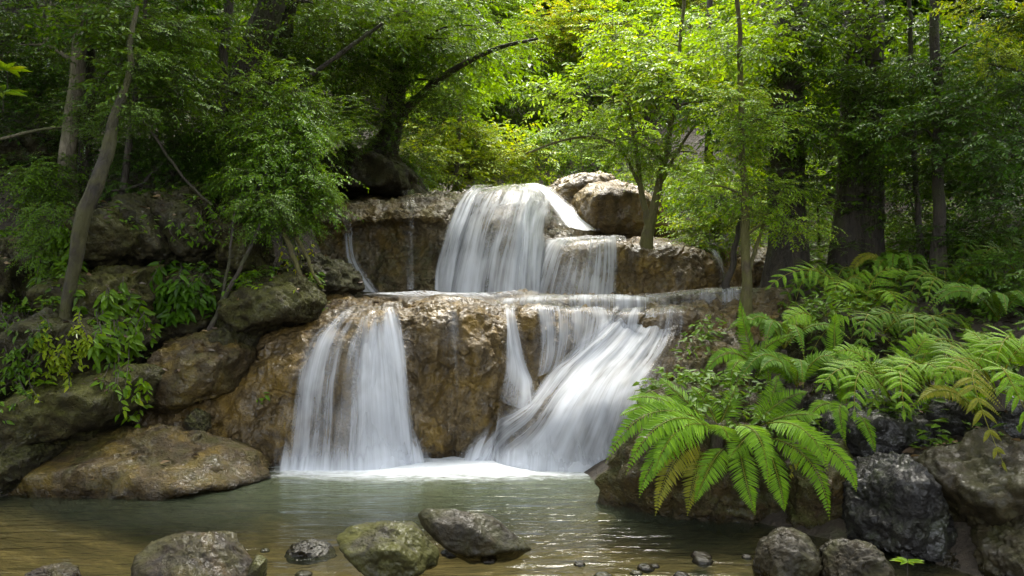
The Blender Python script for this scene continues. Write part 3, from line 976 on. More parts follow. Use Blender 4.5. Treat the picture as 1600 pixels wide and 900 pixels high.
FRONT = [
    ([(195, 915), (205, 866), (234, 842), (318, 826), (352, 840), (385, 868), (410, 895), (395, 945), (200, 950)], 4.3, .26, 'purple_rock', 'big angular brown and grey rock in the left foreground', .05),
    ([(385, 890), (400, 860), (416, 868), (415, 905), (390, 915)], 4.32, .09, 'green_stone', 'small mossy stone against the right flank of the big foreground rock', .06),
    ([(30, 915), (45, 888), (75, 880), (110, 895), (125, 925)], 4.3, .15, 'purple_rock', 'low wet stone barely above water in the bottom left corner', .08),
    ([(440, 866), (455, 846), (480, 842), (515, 852), (528, 866), (480, 874)], 4.85, .13, 'slab_rock', 'flat little stone awash left of the mossy pair', .09),
    ([(524, 832), (552, 816), (610, 814), (648, 818), (692, 858), (690, 880), (640, 898), (580, 888), (535, 860)], 4.5, .24, 'green_stone', 'mossy lump of rock, the lower of the pair in the foreground', .05),
    ([(645, 797), (662, 786), (720, 790), (775, 806), (842, 856), (800, 876), (735, 880), (690, 842), (652, 815)], 4.75, .16, 'slab_rock', 'pointed tilted slab leaning on the mossy lump', .03),
    ([(1176, 885), (1190, 845), (1228, 819), (1262, 828), (1285, 862), (1280, 905), (1230, 915), (1180, 905)], 4.45, .2, 'slab_rock', 'smooth brown stone, left one of the pair at the right shore', .05),
    ([(1272, 905), (1280, 852), (1320, 834), (1372, 846), (1392, 875), (1390, 920), (1300, 930)], 4.35, .2, 'slab_rock', 'knobbly wet stone touching the black rock at the right shore', .08),
]
for poly, Y, t, m, lab, a in FRONT:
    poly = np.array(poly, float)
    poly = (poly.mean(0) + (poly - poly.mean(0)) * .95 + [0, 5]).tolist()
    boulder('stone', poly, Y, t, M[m], lab, 'stone', amp=a * .75, round_=40)

# ------------------------------------------------------------------ falling water
stream(lower, 'waterfall', [(5.2, 545, 628, .2), (4.2, 512, 642, .5), (3.5, 474, 650, .66), (2.5, 444, 652, .70), (1.3, 426, 660, .74), (.75, 418, 668, .95)],
       'broad white curtain of water, leftmost fall into the pool', flare=.05, ns=120, soft=.45, off=.075)
stream(lower, 'waterfall', [(4.4, 565, 630, .3), (3.6, 545, 642, .78), (2.5, 536, 652, .86), (1.3, 528, 662, .95), (.75, 515, 672, 1)],
       'dense inner strand of the left curtain of water', flare=.07, ns=90, off=.08, soft=.55)
stream(lower, 'waterfall', [(5.2, 780, 815, .55), (4.3, 777, 818, .85), (3.4, 768, 828, .82), (2.7, 760, 850, .8), (2.2, 745, 870, .6)],
       'narrow white strand dropping behind the upper end of the white fan', ns=50, soft=.55, off=.05)
stream(lower, 'waterfall', [(5.0, 682, 725, .3), (4.2, 678, 728, .52), (3.0, 682, 738, .45), (1.5, 685, 750, .35)],
       'faint trickle down the middle of the brown rock face', mat='thin_fall', ns=40, soft=.7, off=.03)
stream(lower, 'waterfall', [(5.0, 825, 966, .5), (4.3, 824, 968, .74), (3.6, 830, 962, .76), (3.0, 826, 955, .66)],
       'thin combed veil of water right of the narrow strand', mat='thin_fall', ns=90, soft=.3, off=.04)
stream(lower, 'waterfall', [(5.0, 950, 1062, .3), (4.1, 918, 1078, .72), (3.4, 876, 1074, .80), (2.6, 820, 1050, .86), (1.9, 758, 1030, .84), (1.3, 714, 1015, .88), (.75, 690, 1010, 1)],
       'slanting white fan of water, widest fall into the pool beside the big fern', flare=.06, ns=150, nv=190, off=.09, soft=.38)
stream(upper, 'waterfall', [(5.6, 772, 836, .1), (5.0, 752, 848, .42), (4.2, 728, 854, .66), (3.2, 708, 848, .72), (2.0, 690, 840, .78), (1.2, 680, 838, .88), (.9, 676, 842, 1)],
       'domed white cascade in the middle of the upper ledge', ns=120, off=.07, soft=.3)
stream(upper, 'waterfall', [(5.3, 758, 785, .05), (4.7, 740, 768, .4), (4.2, 728, 762, .72), (3.2, 708, 748, .85), (2.0, 692, 736, .85), (1.1, 682, 730, .9)],
       'bright left edge strand of the domed cascade', ns=50, off=.11, soft=.6)
stream(upper, 'waterfall', [(5.3, 812, 845, .05), (4.7, 812, 850, .45), (4.2, 811, 852, .7), (3.2, 800, 842, .85), (2.0, 794, 838, .9), (1.1, 790, 838, .95)],
       'bright right edge strand of the domed cascade', ns=50, off=.11, soft=.6)
stream(upper, 'waterfall', [(5.9, 806, 846, .8), (5.2, 815, 868, .95), (4.5, 828, 900, .95), (3.9, 845, 930, .92), (3.35, 860, 952, .8)],
       'thick white chute running down right from the top of the falls', ns=80, off=.08, soft=.7)
stream(side, 'waterfall', [(5.4, 850, 968, .4), (4.4, 840, 980, .74), (3.2, 828, 980, .80), (2.0, 818, 976, .84), (1.1, 810, 974, .9)],
       'silky veil over the side ledge right of the domed cascade', mat='thin_fall', ns=110, off=.05, soft=.35)
for lf, x0, x1, lab in ((lower, 420, 680, 'low mist of spray at the foot of the left curtain'), (lower, 700, 1000, 'low mist of spray at the foot of the slanting fan')):
    stream(lf, 'spray', [(2.2, x0 + 20, x1 - 20, .02), (1.6, x0 + 5, x1 - 5, .35), (1.1, x0 - 5, x1 + 5, .85), (.7, x0 - 10, x1 + 8, 1)], lab, 'spray', ns=120, nv=40, off=.12, soft=.3, flare=.12)
stream(upper, 'waterfall', [(4.2, 540, 562, .5), (3.2, 534, 562, .75), (2.2, 534, 566, .8), (1.5, 540, 586, .85), (1.0, 556, 606, .9)],
       'thin trickle at the left end of the upper ledge', mat='thin_fall', ns=40, soft=.8, off=.08)
stream(upper, 'waterfall', [(5.2, 626, 652, .4), (4.0, 630, 654, .6), (2.5, 632, 656, .6), (1.1, 632, 660, .6)],
       'faint vertical trickle between the left trickle and the domed cascade', mat='thin_fall', ns=30, soft=.8, off=.08)
stream(side, 'waterfall', [(5.5, 1098, 1118, .6), (4.2, 1103, 1124, .75), (3.0, 1108, 1126, .75), (2.0, 1110, 1128, .75), (1.1, 1108, 1130, .7)],
       'thin white trickle in the notch at the right end of the side ledge', mat='thin_fall', ns=30, soft=.6)
stream(upper, 'waterfall', [(5.6, 1035, 1055, .5), (4.8, 1040, 1062, .6), (4.0, 1045, 1068, .6), (3.2, 1048, 1072, .5)],
       'short trickle behind the forked tree right of the domed rock', mat='thin_fall', ns=30, soft=.6)
stream(step_a, 'rim_spill', [(4.6, 775, 1025, .3), (3.4, 775, 1022, .75), (2.2, 775, 1020, .75), (1.0, 775, 1020, .7)],
       'low white spill over the curved stone rim', mat='thin_fall', ns=130, nv=40, off=.012, soft=.15)
stream(step_b, 'rim_spill', [(4.6, 1000, 1170, .25), (3.4, 1000, 1170, .62), (2.2, 1000, 1170, .62), (1.0, 1000, 1170, .6)],
       'faint white spill over the long straight stone rim', mat='thin_fall', ns=80, nv=40, off=.012, soft=.15)
stream(step_c, 'rim_spill', [(4.6, 955, 1010, .35), (3.2, 950, 1012, .62), (2.2, 945, 1010, .66), (1.0, 940, 1005, .7)],
       'white spill at the left end of the lumpy rim feeding the slanting fan', mat='thin_fall', ns=50, nv=50, off=.02, soft=.5)
stream(step_c, 'rim_spill', [(4.6, 1025, 1072, .35), (3.2, 1022, 1080, .55), (2.2, 1018, 1080, .62), (1.0, 1012, 1078, .62)],
       'broken white spill at the right end of the lumpy rim feeding the slanting fan', mat='thin_fall', ns=50, nv=50, off=.02, soft=.5)
stream(lower, 'terrace_water', [(7.0, 590, 830, .75), (6.5, 560, 850, .8), (6.0, 590, 860, .6), (5.6, 610, 900, .35), (5.1, 620, 960, .3)],
       'shallow white water sliding across the middle terrace', 'stream water', ns=120, nv=60, off=.02, soft=.3)


# ------------------------------------------------------------------ the rocks as one lookup surface
from mathutils.bvhtree import BVHTree
_v, _f, _k = [], [], 0
for rv, rf in ROCKS:
    _v.append(rv)
    _f += [tuple(int(i) + _k for i in q) for q in rf]
    _k += len(rv)
ROCK_BVH = BVHTree.FromPolygons([tuple(q) for q in np.concatenate(_v)], _f)


def on_rock(px, row, Y, lift=.05):
    """distance of the rock surface in that direction (Y when there is none near)"""
    d = P(px, row, 1.0) - np.array([0, 0, EYE])
    hit = ROCK_BVH.ray_cast(Vector((0, 0, EYE)), Vector(d).normalized())
    if hit[0] is None or abs(hit[0].y - Y) > 1.6:
        return Y
    return hit[0].y - lift


# ------------------------------------------------------------------ leaves
def leaf_batch(mb, p, d, n, L, W, droop=.12, fold=.18, mi=0):
    """N pointed folded leaves: base p, direction d, normal n"""
    d = unit(d)
    n = unit(n - d * np.sum(n * d, 1, keepdims=True))
    s = np.cross(d, n)
    L = np.broadcast_to(L, len(p))[:, None]
    W = np.broadcast_to(W, len(p))[:, None]
    v = np.empty((len(p), 6, 3))
    v[:, 0] = p
    v[:, 1] = p + d * L * .30 + s * W * .5 + n * W * fold
    v[:, 2] = p + d * L * .66 + s * W * .38 + n * (W * fold * .7 - L * droop * .35)
    v[:, 3] = p + d * L - n * L * droop
    v[:, 4] = p + d * L * .66 - s * W * .38 + n * (W * fold * .7 - L * droop * .35)
    v[:, 5] = p + d * L * .30 - s * W * .5 + n * W * fold
    base = np.arange(len(p))[:, None] * 6
    mb.add(v.reshape(-1, 3), np.concatenate([base + np.array([[0, 1, 2, 3]]), base + np.array([[0, 3, 4, 5]])], 0), mi)


def twig_leaves(mb, r, o, d, L, per, leaf, wl, droop, spread=.85):
    """twigs from o along d with leaves set alternately in the twig's plane"""
    n = len(o)
    s = np.linspace(.12, 1, per)[None, :, None]
    up = np.array([0, 0, 1.0])
    dd = unit(d)[:, None, :]
    LL = L[:, None, None]
    pos = o[:, None, :] + dd * s * LL - up * droop * LL * s ** 2
    tan = unit(dd * np.ones_like(s) - up * 2 * droop * s)
    side = unit(np.cross(tan, up + r.normal(0, .25, (n, 1, 3))))
    alt = np.where(np.arange(per) % 2 == 0, 1.0, -1.0)[None, :, None]
    alt = np.where(np.arange(per)[None, :, None] == per - 1, 0, alt)
    ld = unit(tan * .62 + side * alt * spread + r.normal(0, .16, pos.shape) - up * .18)
    nn = unit(np.cross(side, tan) * 1.0 * np.sign(np.cross(side, tan)[..., 2:3] + 1e-6) + r.normal(0, .34, pos.shape))
    sz = leaf * (1 - .35 * np.abs(s[..., 0] - .5)) * r.uniform(.7, 1.2, (n, per))
    leaf_batch(mb, pos.reshape(-1, 3), ld.reshape(-1, 3), nn.reshape(-1, 3), sz.ravel(), sz.ravel() * wl)
    # the twig itself: a thin three sided stem
    k = 4
    ts = np.linspace(-.25, 1, k)[None, :, None]
    tp = o[:, None, :] + dd * ts * LL - up * droop * LL * np.maximum(ts, 0) ** 2
    a = unit(np.cross(dd, np.array([.2, .3, .9])))
    b_ = np.cross(dd, a)
    rad = leaf * .035 * np.linspace(1.3, .5, k)[None, :, None]
    ring = [tp + rad * (a * math.cos(q) + b_ * math.sin(q)) for q in (0, 2.094, 4.189)]
    v = np.stack(ring, 2)                                   # n,k,3,3
    base = (np.arange(n) * k * 3)[:, None, None]
    i, j = np.meshgrid(np.arange(k - 1), np.arange(3), indexing='ij')
    q = np.stack([i * 3 + j, i * 3 + (j + 1) % 3, (i + 1) * 3 + (j + 1) % 3, (i + 1) * 3 + j], -1).reshape(1, -1, 4)
    mb.add(v.reshape(-1, 3), (base + q).reshape(-1, 4), 1)


def foliage_mesh(name, seed, n, ext, leaf, per=10, twig=.5, droop=.25, wl=.42, clumps=9, flat=.35, sigma=.34):
    r = np.random.default_rng(seed)
    ext = np.array(ext)
    c = unit(r.normal(0, 1, (clumps, 3))) * r.uniform(.35, 1, (clumps, 1)) ** .6
    k = r.integers(0, clumps, n)
    o = (c[k] + r.normal(0, sigma, (n, 3)) * np.array([1, 1, .6])) * ext
    d = unit(o / ext + r.normal(0, .75, (n, 3)))
    d[:, 2] = d[:, 2] * flat + .08
    mb = MB()
    twig_leaves(mb, r, o, d, twig * r.uniform(.6, 1.2, n), per, leaf, wl, droop)
    return mb.mesh(name, [M['leaf_near'], M['twig']], smooth=True)


LIB = {
    'spray': [foliage_mesh('leaf_spray', 300 + i, 120, (.62, .62, .30), .088, 10, .42, .25, clumps=7) for i in range(4)],
    'bush': [foliage_mesh('bush_leaves', 320 + i, 230, (.42, .38, .40), .062, 10, .30, .55, clumps=8, flat=.2) for i in range(3)],
    'mid': [foliage_mesh('tree_leaves', 340 + i, 300, (1.05, 1.05, .75), .105, 10, .50, .3, clumps=10) for i in range(4)],
    'crown': [foliage_mesh('crown_leaves', 360 + i, 560, (1.75, 1.75, 1.5), .17, 11, .75, .3, clumps=15, sigma=.28) for i in range(4)],
    'fine': [foliage_mesh('fine_leaves', 380 + i, 260, (.7, .7, .45), .05, 11, .34, .2, wl=.5, clumps=9) for i in range(3)],
}
FCOUNT = [0]


def leaves(root, loc, kind, s, mat, name='foliage', rz=None):
    FCOUNT[0] += 1
    me = LIB[kind][FCOUNT[0] % len(LIB[kind])]
    o = bpy.data.objects.new(name, me)
    C.objects.link(o)
    if root is not None:
        o.parent = root
        loc = np.asarray(loc) - np.array(root.location)
    o.location = loc
    o.rotation_euler = (random.uniform(-.15, .15), random.uniform(-.15, .15), random.uniform(0, 6.28) if rz is None else rz)
    q = s * random.uniform(.9, 1.1)
    o.scale = (q * random.uniform(.85, 1.15), q * random.uniform(.85, 1.15), q * random.uniform(.85, 1.1))
    o.material_slots[0].link = 'OBJECT'
    o.material_slots[0].material = M[mat]
    return o


def wiggle(pts, amp, seed):
    s = np.linspace(0, 3.2, len(pts))[:, None] * np.array([[1, 1, 1]])
    return pts + amp * np.c_[fbm(s + seed, 2, 3), fbm(s + seed + 40, 2, 5), 0 * s[:, 0]]


def tree(label, path, pieces=(), branches=(), bark='bark_dark', mat='leaf_near', name='tree', group=None, flare=1.25, top=None, auto=True, bump=.16):
    """path: (px,row,Y,width px) from the foot upwards; pieces: (px,row,Y,scale,kind[,mat]) or ('w',x,y,z,scale,kind[,mat])"""
    k = np.array([np.r_[P(a, b, c), w / 2 / F * c] for a, b, c, w in path])
    if top is not None:                                     # carries on above the picture
        k = np.vstack([k, np.r_[top[:3], top[3]]])
    sp = spline(k, 64)
    pts, rad = wiggle(sp[:, :3], min(rad_mean(k) * .8, .035), len(path) * 3.1 + path[0][0] * .01), sp[:, 3].copy()
    h = np.linalg.norm(pts - pts[0], axis=1)
    rad *= 1 + (flare - 1) * np.exp(-h / (3.0 * rad[0] + .02))
    root = empty(name, pts[0], label, 'tree', group)
    b = MB()
    ext = pts[0] - np.array([0, 0, .5])
    tube(b, np.vstack([ext, pts]), np.r_[rad[0] * 1.15, rad], 14 if rad[0] > .06 else 8, bump, int(path[0][0]))
    link('trunk', b.mesh('trunk', M[bark], origin=pts[0]), root)
    for br in branches:
        kb = np.array([np.r_[P(a, c, d), w / 2 / F * d] for a, c, d, w in br])
        sb = spline(kb, 24)
        b = MB()
        tube(b, wiggle(sb[:, :3], .012, br[0][0]), np.maximum(sb[:, 3], .004), 7, .1, int(br[0][0]))
        link('branch', b.mesh('branch', M[bark], origin=pts[0]), root)
    for pc in pieces:
        if pc[0] == 'w':
            loc, rest = np.array(pc[1:4], float), pc[4:]  # high crowns out of view, placed to shade the banks and near water
        else:
            loc, rest = P(*pc[:3]), pc[3:]
        leaves(root, loc, rest[1], rest[0], rest[2] if len(rest) > 2 else mat)
        if auto:
            dist = np.linalg.norm(pts - loc - np.array([0, 0, -.35 * np.linalg.norm(pts[:, :2] - loc[:2], axis=1).min()]), axis=1)
            i = int(np.argmin(dist))
            if dist[i] < 3.2:
                m = (pts[i] + loc) / 2 + np.array([0, 0, .12 * dist[i]])
                q = spline(np.array([pts[i], m, loc]), 10)
                b = MB()
                tube(b, q, np.linspace(min(rad[i] * .45, .03), .005, 10), 6, .05, i)
                link('branch', b.mesh('branch', M[bark], origin=pts[0]), root)
    return root


def rad_mean(k):
    return float(np.mean(k[:, 3]))


# ------------------------------------------------------------------ trees of the left bank
tree('pale lichen spotted straight trunk on the left bank slope', [(106, 300, 8.6, 26), (110, 220, 8.6, 23), (117, 110, 8.6, 21), (128, 0, 8.7, 19)],
     [(60, 10, 8.9, 1.0, 'spray'), (180, 30, 8.4, 1.0, 'spray'), (30, 70, 8.8, .8, 'fine'), (215, 10, 8.6, 1, 'spray'), ('w', -5.2, 8.4, 7.0, 1.2, 'mid'), ('w', -4.4, 9.8, 7.8, 1.1, 'mid')],  # last crowns added unseen overhead to darken the left bank
     bark='bark_pale', mat='leaf_dark', top=(-4.6, 8.8, 7.2, .05))
tree('slim dark trunk close behind the pale lichen spotted trunk', [(128, 310, 8.8, 20), (134, 200, 8.8, 15), (141, 90, 8.8, 13), (146, 0, 8.8, 12)],
     [(120, 80, 9.2, .9, 'fine'), (200, 95, 8.2, .85, 'spray'), (255, 150, 8.0, .75, 'spray'), (150, 160, 8.6, .6, 'fine')], mat='leaf_near', top=(-4.6, 8.9, 6.8, .03))
tree('leaning mossy trunk rising in front of the left boulders', [(104, 482, 6.85, 17), (116, 410, 6.88, 19), (134, 335, 6.9, 22), (152, 280, 6.95, 22), (168, 235, 7.05, 19), (188, 165, 7.2, 13), (204, 90, 7.4, 9), (214, 10, 7.6, 6)],
     [(85, 350, 7.2, .42, 'bush'), (70, 400, 7.2, .45, 'bush'), (195, 170, 7.3, .32, 'spray'), (165, 205, 7.3, .26, 'fine'), (215, 100, 7.5, .4, 'spray'), (205, 40, 7.7, .5, 'spray')], bark='bark_snag', auto=False, flare=1.2, mat='leaf_near', bump=.25)
tree('thin bare sapling rising through the leaves right of the leaning mossy trunk', [(188, 318, 8.3, 11), (202, 220, 8.3, 9), (216, 120, 8.3, 7), (226, 20, 8.3, 6)],
     [(262, 40, 8.0, .7, 'spray'), (275, 110, 7.9, .6, 'spray'), (235, 185, 8.1, .4, 'fine')], mat='leaf_near', top=(-3.7, 8.2, 5.6, .012))
tree('big dark trunk leaning to the right above the left boulders', [(352, 265, 9.9, 58), (366, 190, 9.9, 50), (388, 100, 9.9, 44), (425, 0, 9.9, 40)],
     [(300, 15, 10.2, 1.0, 'spray'), (330, 60, 10.4, .8, 'spray'), ('w', -3.4, 9.2, 6.6, 1.5, 'mid'), ('w', -1.6, 8.0, 8.2, 1.4, 'mid'), ('w', -.4, 7.3, 8.6, 1.3, 'mid')],  # last crowns added out of view, shading the pool and front stones
     mat='leaf_dark', top=(-2.2, 9.9, 8.0, .10))
tree('forked companion trunk just right of the big leaning dark trunk', [(404, 250, 10.3, 26), (418, 160, 10.3, 22), (440, 70, 10.3, 20), (458, 0, 10.3, 18)],
     [(500, 10, 10.2, 1.0, 'fine'), (470, 100, 10.4, .8, 'fine')], mat='leaf_near', top=(-2.4, 10.4, 7.5, .05))
tree('straight dark pole trunk left of the big leaning trunk', [(338, 270, 9.2, 20), (344, 170, 9.2, 17), (350, 80, 9.2, 15), (357, 0, 9.2, 14)],
     [(300, 140, 8.6, .55, 'spray'), (310, 200, 8.4, .5, 'spray'), (330, 40, 8.9, .5, 'spray'), (255, 220, 8.7, .6, 'fine')], mat='leaf_near', top=(-3.1, 9.2, 6.6, .04))
tree('greyish thick trunk half hidden behind the slanting pole', [(478, 240, 11.8, 40), (484, 160, 11.8, 36), (490, 70, 11.8, 34), (496, 0, 11.8, 30)],
     [(520, 30, 11, 1.0, 'spray'), (470, 20, 11.2, .9, 'fine'), (535, 100, 11.2, .9, 'fine'), (500, 190, 11.2, .6, 'spray')], bark='bark_pale', mat='leaf_near', top=(-2.7, 11.8, 9, .1))
tree('slanting bare pole crossing in front of the greyish trunk', [(425, 165, 9.6, 7), (470, 130, 9.7, 8), (530, 85, 9.8, 7), (600, 35, 9.9, 5)], [(610, 20, 10, .7, 'fine')], mat='leaf_near', flare=1.0, auto=False)
tree('crooked understory tree with drooping dark leaves behind the left boulders', [(262, 300, 8.9, 13), (270, 240, 9.0, 11), (262, 170, 9.1, 10), (276, 90, 9.2, 8)],
     [(300, 240, 8.8, .55, 'fine'), (330, 215, 8.9, .6, 'spray'), (235, 215, 9.0, .6, 'fine'), (340, 265, 8.7, .5, 'bush'), (290, 180, 9.2, .7, 'spray'), (250, 130, 9.4, .8, 'spray'), (310, 285, 8.6, .4, 'bush')], mat='leaf_dark', top=(-3.9, 9.3, 5.4, .02))
tree('slim understory tree filling the gap beside the pale lichen spotted trunk', [(62, 300, 9.2, 12), (66, 230, 9.3, 10), (58, 140, 9.4, 9), (66, 50, 9.5, 7)],
     [(40, 200, 9.2, .7, 'spray'), (85, 160, 9.4, .6, 'fine'), (15, 130, 9.2, .7, 'spray'), (90, 90, 9.4, .8, 'spray'), (20, 50, 9.4, .9, 'spray'), (70, 245, 9.1, .5, 'fine'), (180, 150, 9.6, .8, 'spray'), (165, 220, 9.4, .6, 'fine')], mat='leaf_dark', top=(-5.4, 9.5, 5.6, .02))
tree('small leafy tree between the left pole trunk and the black rock bank', [(446, 300, 10.6, 12), (450, 230, 10.6, 10), (458, 150, 10.6, 8), (455, 60, 10.6, 7)],
     [(470, 150, 10.5, .8, 'spray'), (440, 90, 10.4, .8, 'spray'), (510, 225, 10.8, .7, 'fine'), (520, 170, 10.9, .8, 'spray'), (380, 110, 10.6, .7, 'spray'), (500, 110, 10.8, .8, 'spray'), (545, 215, 11.2, .6, 'fine')], mat='leaf_near', top=(-2.9, 10.6, 5.8, .02))
tree('thin dark stem standing on the black rock bank', [(546, 246, 11.9, 11), (542, 190, 11.9, 9), (540, 120, 11.9, 8), (534, 50, 11.9, 7)],
     [(560, 130, 11.3, .8, 'fine'), (575, 50, 11.2, 1.0, 'spray'), (525, 190, 11.4, .6, 'fine')],
     [[(544, 200, 11.9, 6), (570, 120, 11.9, 5), (600, 50, 11.9, 4)], [(543, 215, 11.9, 5), (520, 140, 11.9, 4), (512, 60, 11.9, 4)]], mat='leaf_bright', top=(-2.5, 11.9, 6.4, .02))
tree('dark leaning tree with a long limb reaching right above the falls', [(588, 300, 12.3, 44), (604, 245, 12.2, 34), (615, 180, 12.1, 30), (624, 100, 12.0, 26), (632, 20, 12.0, 22)],
     [(590, 110, 12.0, 1.0, 'spray'), (650, 70, 11.8, 1.1, 'spray'), (700, 60, 11.5, 1.0, 'spray'), (640, 10, 12, 1.2, 'mid'), (760, 40, 11.2, 1.0, 'fine'), (650, 190, 12.1, .9, 'fine'), (690, 130, 11.8, .9, 'fine'),
      (600, 210, 12.3, .7, 'spray'), (640, 265, 12.2, .7, 'bush'), (560, 20, 12, 1.2, 'mid')],
     [[(572, 240, 12.2, 16), (640, 165, 12.0, 15), (700, 115, 11.7, 11), (770, 78, 11.4, 8), (840, 60, 11.2, 4)]], mat='leaf_near', top=(-1.3, 12.0, 9.0, .09))
tree('dark massive trunk at the upper left edge', [(25, 250, 10.2, 75), (30, 150, 10.2, 68), (36, 60, 10.2, 66), (42, 0, 10.2, 64)],
     [('w', -6.8, 8.6, 6.4, 1.5, 'mid'), ('w', -5.2, 6.4, 7.2, 1.2, 'mid'), ('w', -6.4, 4.6, 6.8, 1.4, 'mid')], mat='leaf_dark', top=(-6.2, 9.6, 8.5, .2))
tree('pale thin stem in the bright gap above the falls lip', [(712, 312, 14.6, 11), (714, 270, 14.6, 9), (716, 220, 14.6, 8), (722, 120, 14.6, 7)], [(722, 130, 14.6, 1.0, 'spray'), (700, 170, 14.8, .9, 'spray'), (750, 190, 15, .9, 'spray')], bark='bark_pale', mat='leaf_bright')
tree('wiry double stemmed bare sapling in front of the dark boulders', [(322, 528, 7.5, 8), (356, 455, 7.5, 7), (385, 400, 7.55, 6), (406, 350, 7.6, 4)], [(412, 335, 7.7, .5, 'bush')],
     [[(340, 490, 7.5, 5), (352, 440, 7.5, 5), (360, 390, 7.5, 4), (366, 330, 7.55, 3)]], auto=False)

# ------------------------------------------------------------------ trees of the right bank
tree('slender forked tree standing before the side ledge', [(1012, 388, 9.75, 19), (1014, 360, 9.75, 16), (1020, 330, 9.75, 13), (1030, 280, 9.75, 11), (1050, 190, 9.75, 8), (1062, 90, 9.75, 6)],
     [(965, 215, 9.7, .8, 'spray'), (1045, 150, 9.5, .9, 'spray'), (1090, 240, 9.5, .8, 'spray'), (1000, 110, 9.8, .9, 'spray'), (1060, 70, 9.9, .9, 'spray'), (930, 150, 10, .9, 'spray'), (1100, 160, 9.6, .9, 'spray'), (1030, 240, 9.5, .55, 'fine'), (970, 60, 10, .9, 'spray'), (1120, 90, 9.8, .9, 'spray')],
     [[(1013, 350, 9.75, 12), (1002, 300, 9.8, 9), (994, 230, 9.8, 7), (975, 130, 9.85, 5)], [(1000, 290, 9.8, 6), (960, 225, 9.8, 5), (900, 215, 9.8, 4), (820, 240, 9.8, 3)], [(1025, 300, 9.75, 6), (1060, 235, 9.7, 5), (1090, 190, 9.7, 4)]],
     mat='leaf_bright', bark='bark_moss', top=(2.1, 9.7, 5.8, .02))
tree('mossy slim sapling rooted in the long stone rim', [(1166, 480, 7.9, 17), (1166, 420, 7.9, 14), (1164, 330, 7.9, 12), (1160, 230, 7.9, 10), (1156, 120, 7.9, 8)],
     [(1150, 230, 7.8, .6, 'spray'), (1200, 185, 7.8, .65, 'spray'), (1105, 290, 7.9, .6, 'spray'), (1185, 300, 7.7, .5, 'spray'), (1130, 160, 7.9, .65, 'spray'), (1215, 345, 7.7, .4, 'spray'), (1170, 60, 7.9, .7, 'spray')],
     [[(1166, 440, 7.9, 7), (1182, 385, 7.9, 6), (1200, 330, 7.9, 5)]], mat='leaf_bright', bark='bark_moss', top=(2.2, 7.8, 4.8, .02))
tree('thin leaning stem just left of the mossy slim sapling', [(1132, 466, 8.6, 12), (1142, 420, 8.6, 10), (1154, 360, 8.6, 8), (1162, 300, 8.6, 6)], [(1140, 320, 8.4, .5, 'spray')], mat='leaf_near', auto=False)
tree('thick dark trunk wrapped in leaves right of the falls', [(1226, 440, 9.3, 62), (1230, 340, 9.3, 52), (1233, 200, 9.3, 48), (1234, 0, 9.3, 46)],
     [(1195, 60, 9.0, .9, 'spray'), (1275, 120, 8.8, .9, 'spray'), (1250, 200, 8.7, .7, 'spray'), (1265, 40, 8.9, 1.0, 'spray'), (1240, 280, 8.8, .55, 'fine'), (1290, 210, 8.8, .7, 'spray'), ('w', 1.6, 7.4, 8.3, 1.3, 'mid'), ('w', 3.4, 7.2, 7.8, 1.2, 'mid')],  # overhead crowns added out of view to keep sun off the near water
     mat='leaf_near', top=(3.3, 9.3, 8.5, .12))
tree('narrow dark companion trunk touching the thick leaf wrapped trunk', [(1206, 440, 9.6, 18), (1208, 330, 9.6, 15), (1212, 180, 9.6, 14), (1215, 0, 9.6, 12)], [(1180, 130, 9.4, .8, 'spray')], mat='leaf_bright', top=(3.2, 9.6, 6.5, .04))
tree('broad twin trunk with ribbed bark on the right bank', [(1322, 432, 9.2, 54), (1327, 340, 9.2, 44), (1332, 200, 9.2, 40), (1338, 0, 9.2, 36)],
     [(1330, 60, 8.8, .9, 'spray'), (1400, 90, 8.9, .95, 'spray'), (1320, 170, 8.6, .8, 'spray'), (1395, 190, 8.7, .8, 'spray'), (1455, 50, 9, .95, 'spray'), (1350, 240, 8.6, .6, 'spray'), ('w', 5.8, 7.4, 6.9, 1.3, 'mid'), ('w', 5.0, 8.8, 7.4, 1.2, 'mid')],  # last crown added unseen overhead to darken the right bank
     [[(1362, 432, 9.15, 48), (1361, 340, 9.15, 42), (1362, 220, 9.15, 38), (1366, 0, 9.15, 34)]], mat='leaf_near', top=(4.1, 9.2, 8.4, .12))
tree('lone slender trunk on the fern slope at the right', [(1466, 405, 7.9, 20), (1466, 300, 7.9, 17), (1464, 150, 7.9, 15), (1460, 0, 7.9, 14)],
     [(1485, 100, 7.7, .7, 'spray'), (1525, 165, 7.5, .7, 'spray'), (1440, 200, 7.6, .6, 'spray'), (1545, 60, 7.7, .75, 'spray'), (1500, 230, 7.5, .6, 'spray')], mat='leaf_dark', top=(4.1, 7.9, 6.2, .04))
tree('very thin dark stem left of the lone slender trunk', [(1438, 380, 8.4, 9), (1430, 270, 8.4, 8), (1424, 120, 8.4, 7), (1420, 0, 8.4, 6)], [(1425, 130, 8.3, .7, 'spray'), (1440, 280, 8.2, .5, 'spray')], mat='leaf_near')
tree('dark edge tree with yellowing leaves at the upper right corner', [(1640, 380, 7.4, 40), (1636, 250, 7.4, 34), (1632, 100, 7.4, 30), (1630, 0, 7.4, 28)],
     [(1565, 20, 7.2, .6, 'spray', 'leaf_yellow'), (1590, 130, 7.0, .55, 'spray'), (1575, 240, 7.0, .55, 'spray'), (1545, 100, 7.1, .42, 'spray', 'leaf_yellow'), (1600, 330, 6.9, .5, 'spray'), ('w', 6.4, 5.6, 6.0, 1.5, 'mid'), ('w', 5.4, 4.0, 6.4, 1.4, 'mid')], mat='leaf_dark', top=(5.0, 7.2, 7, .08))
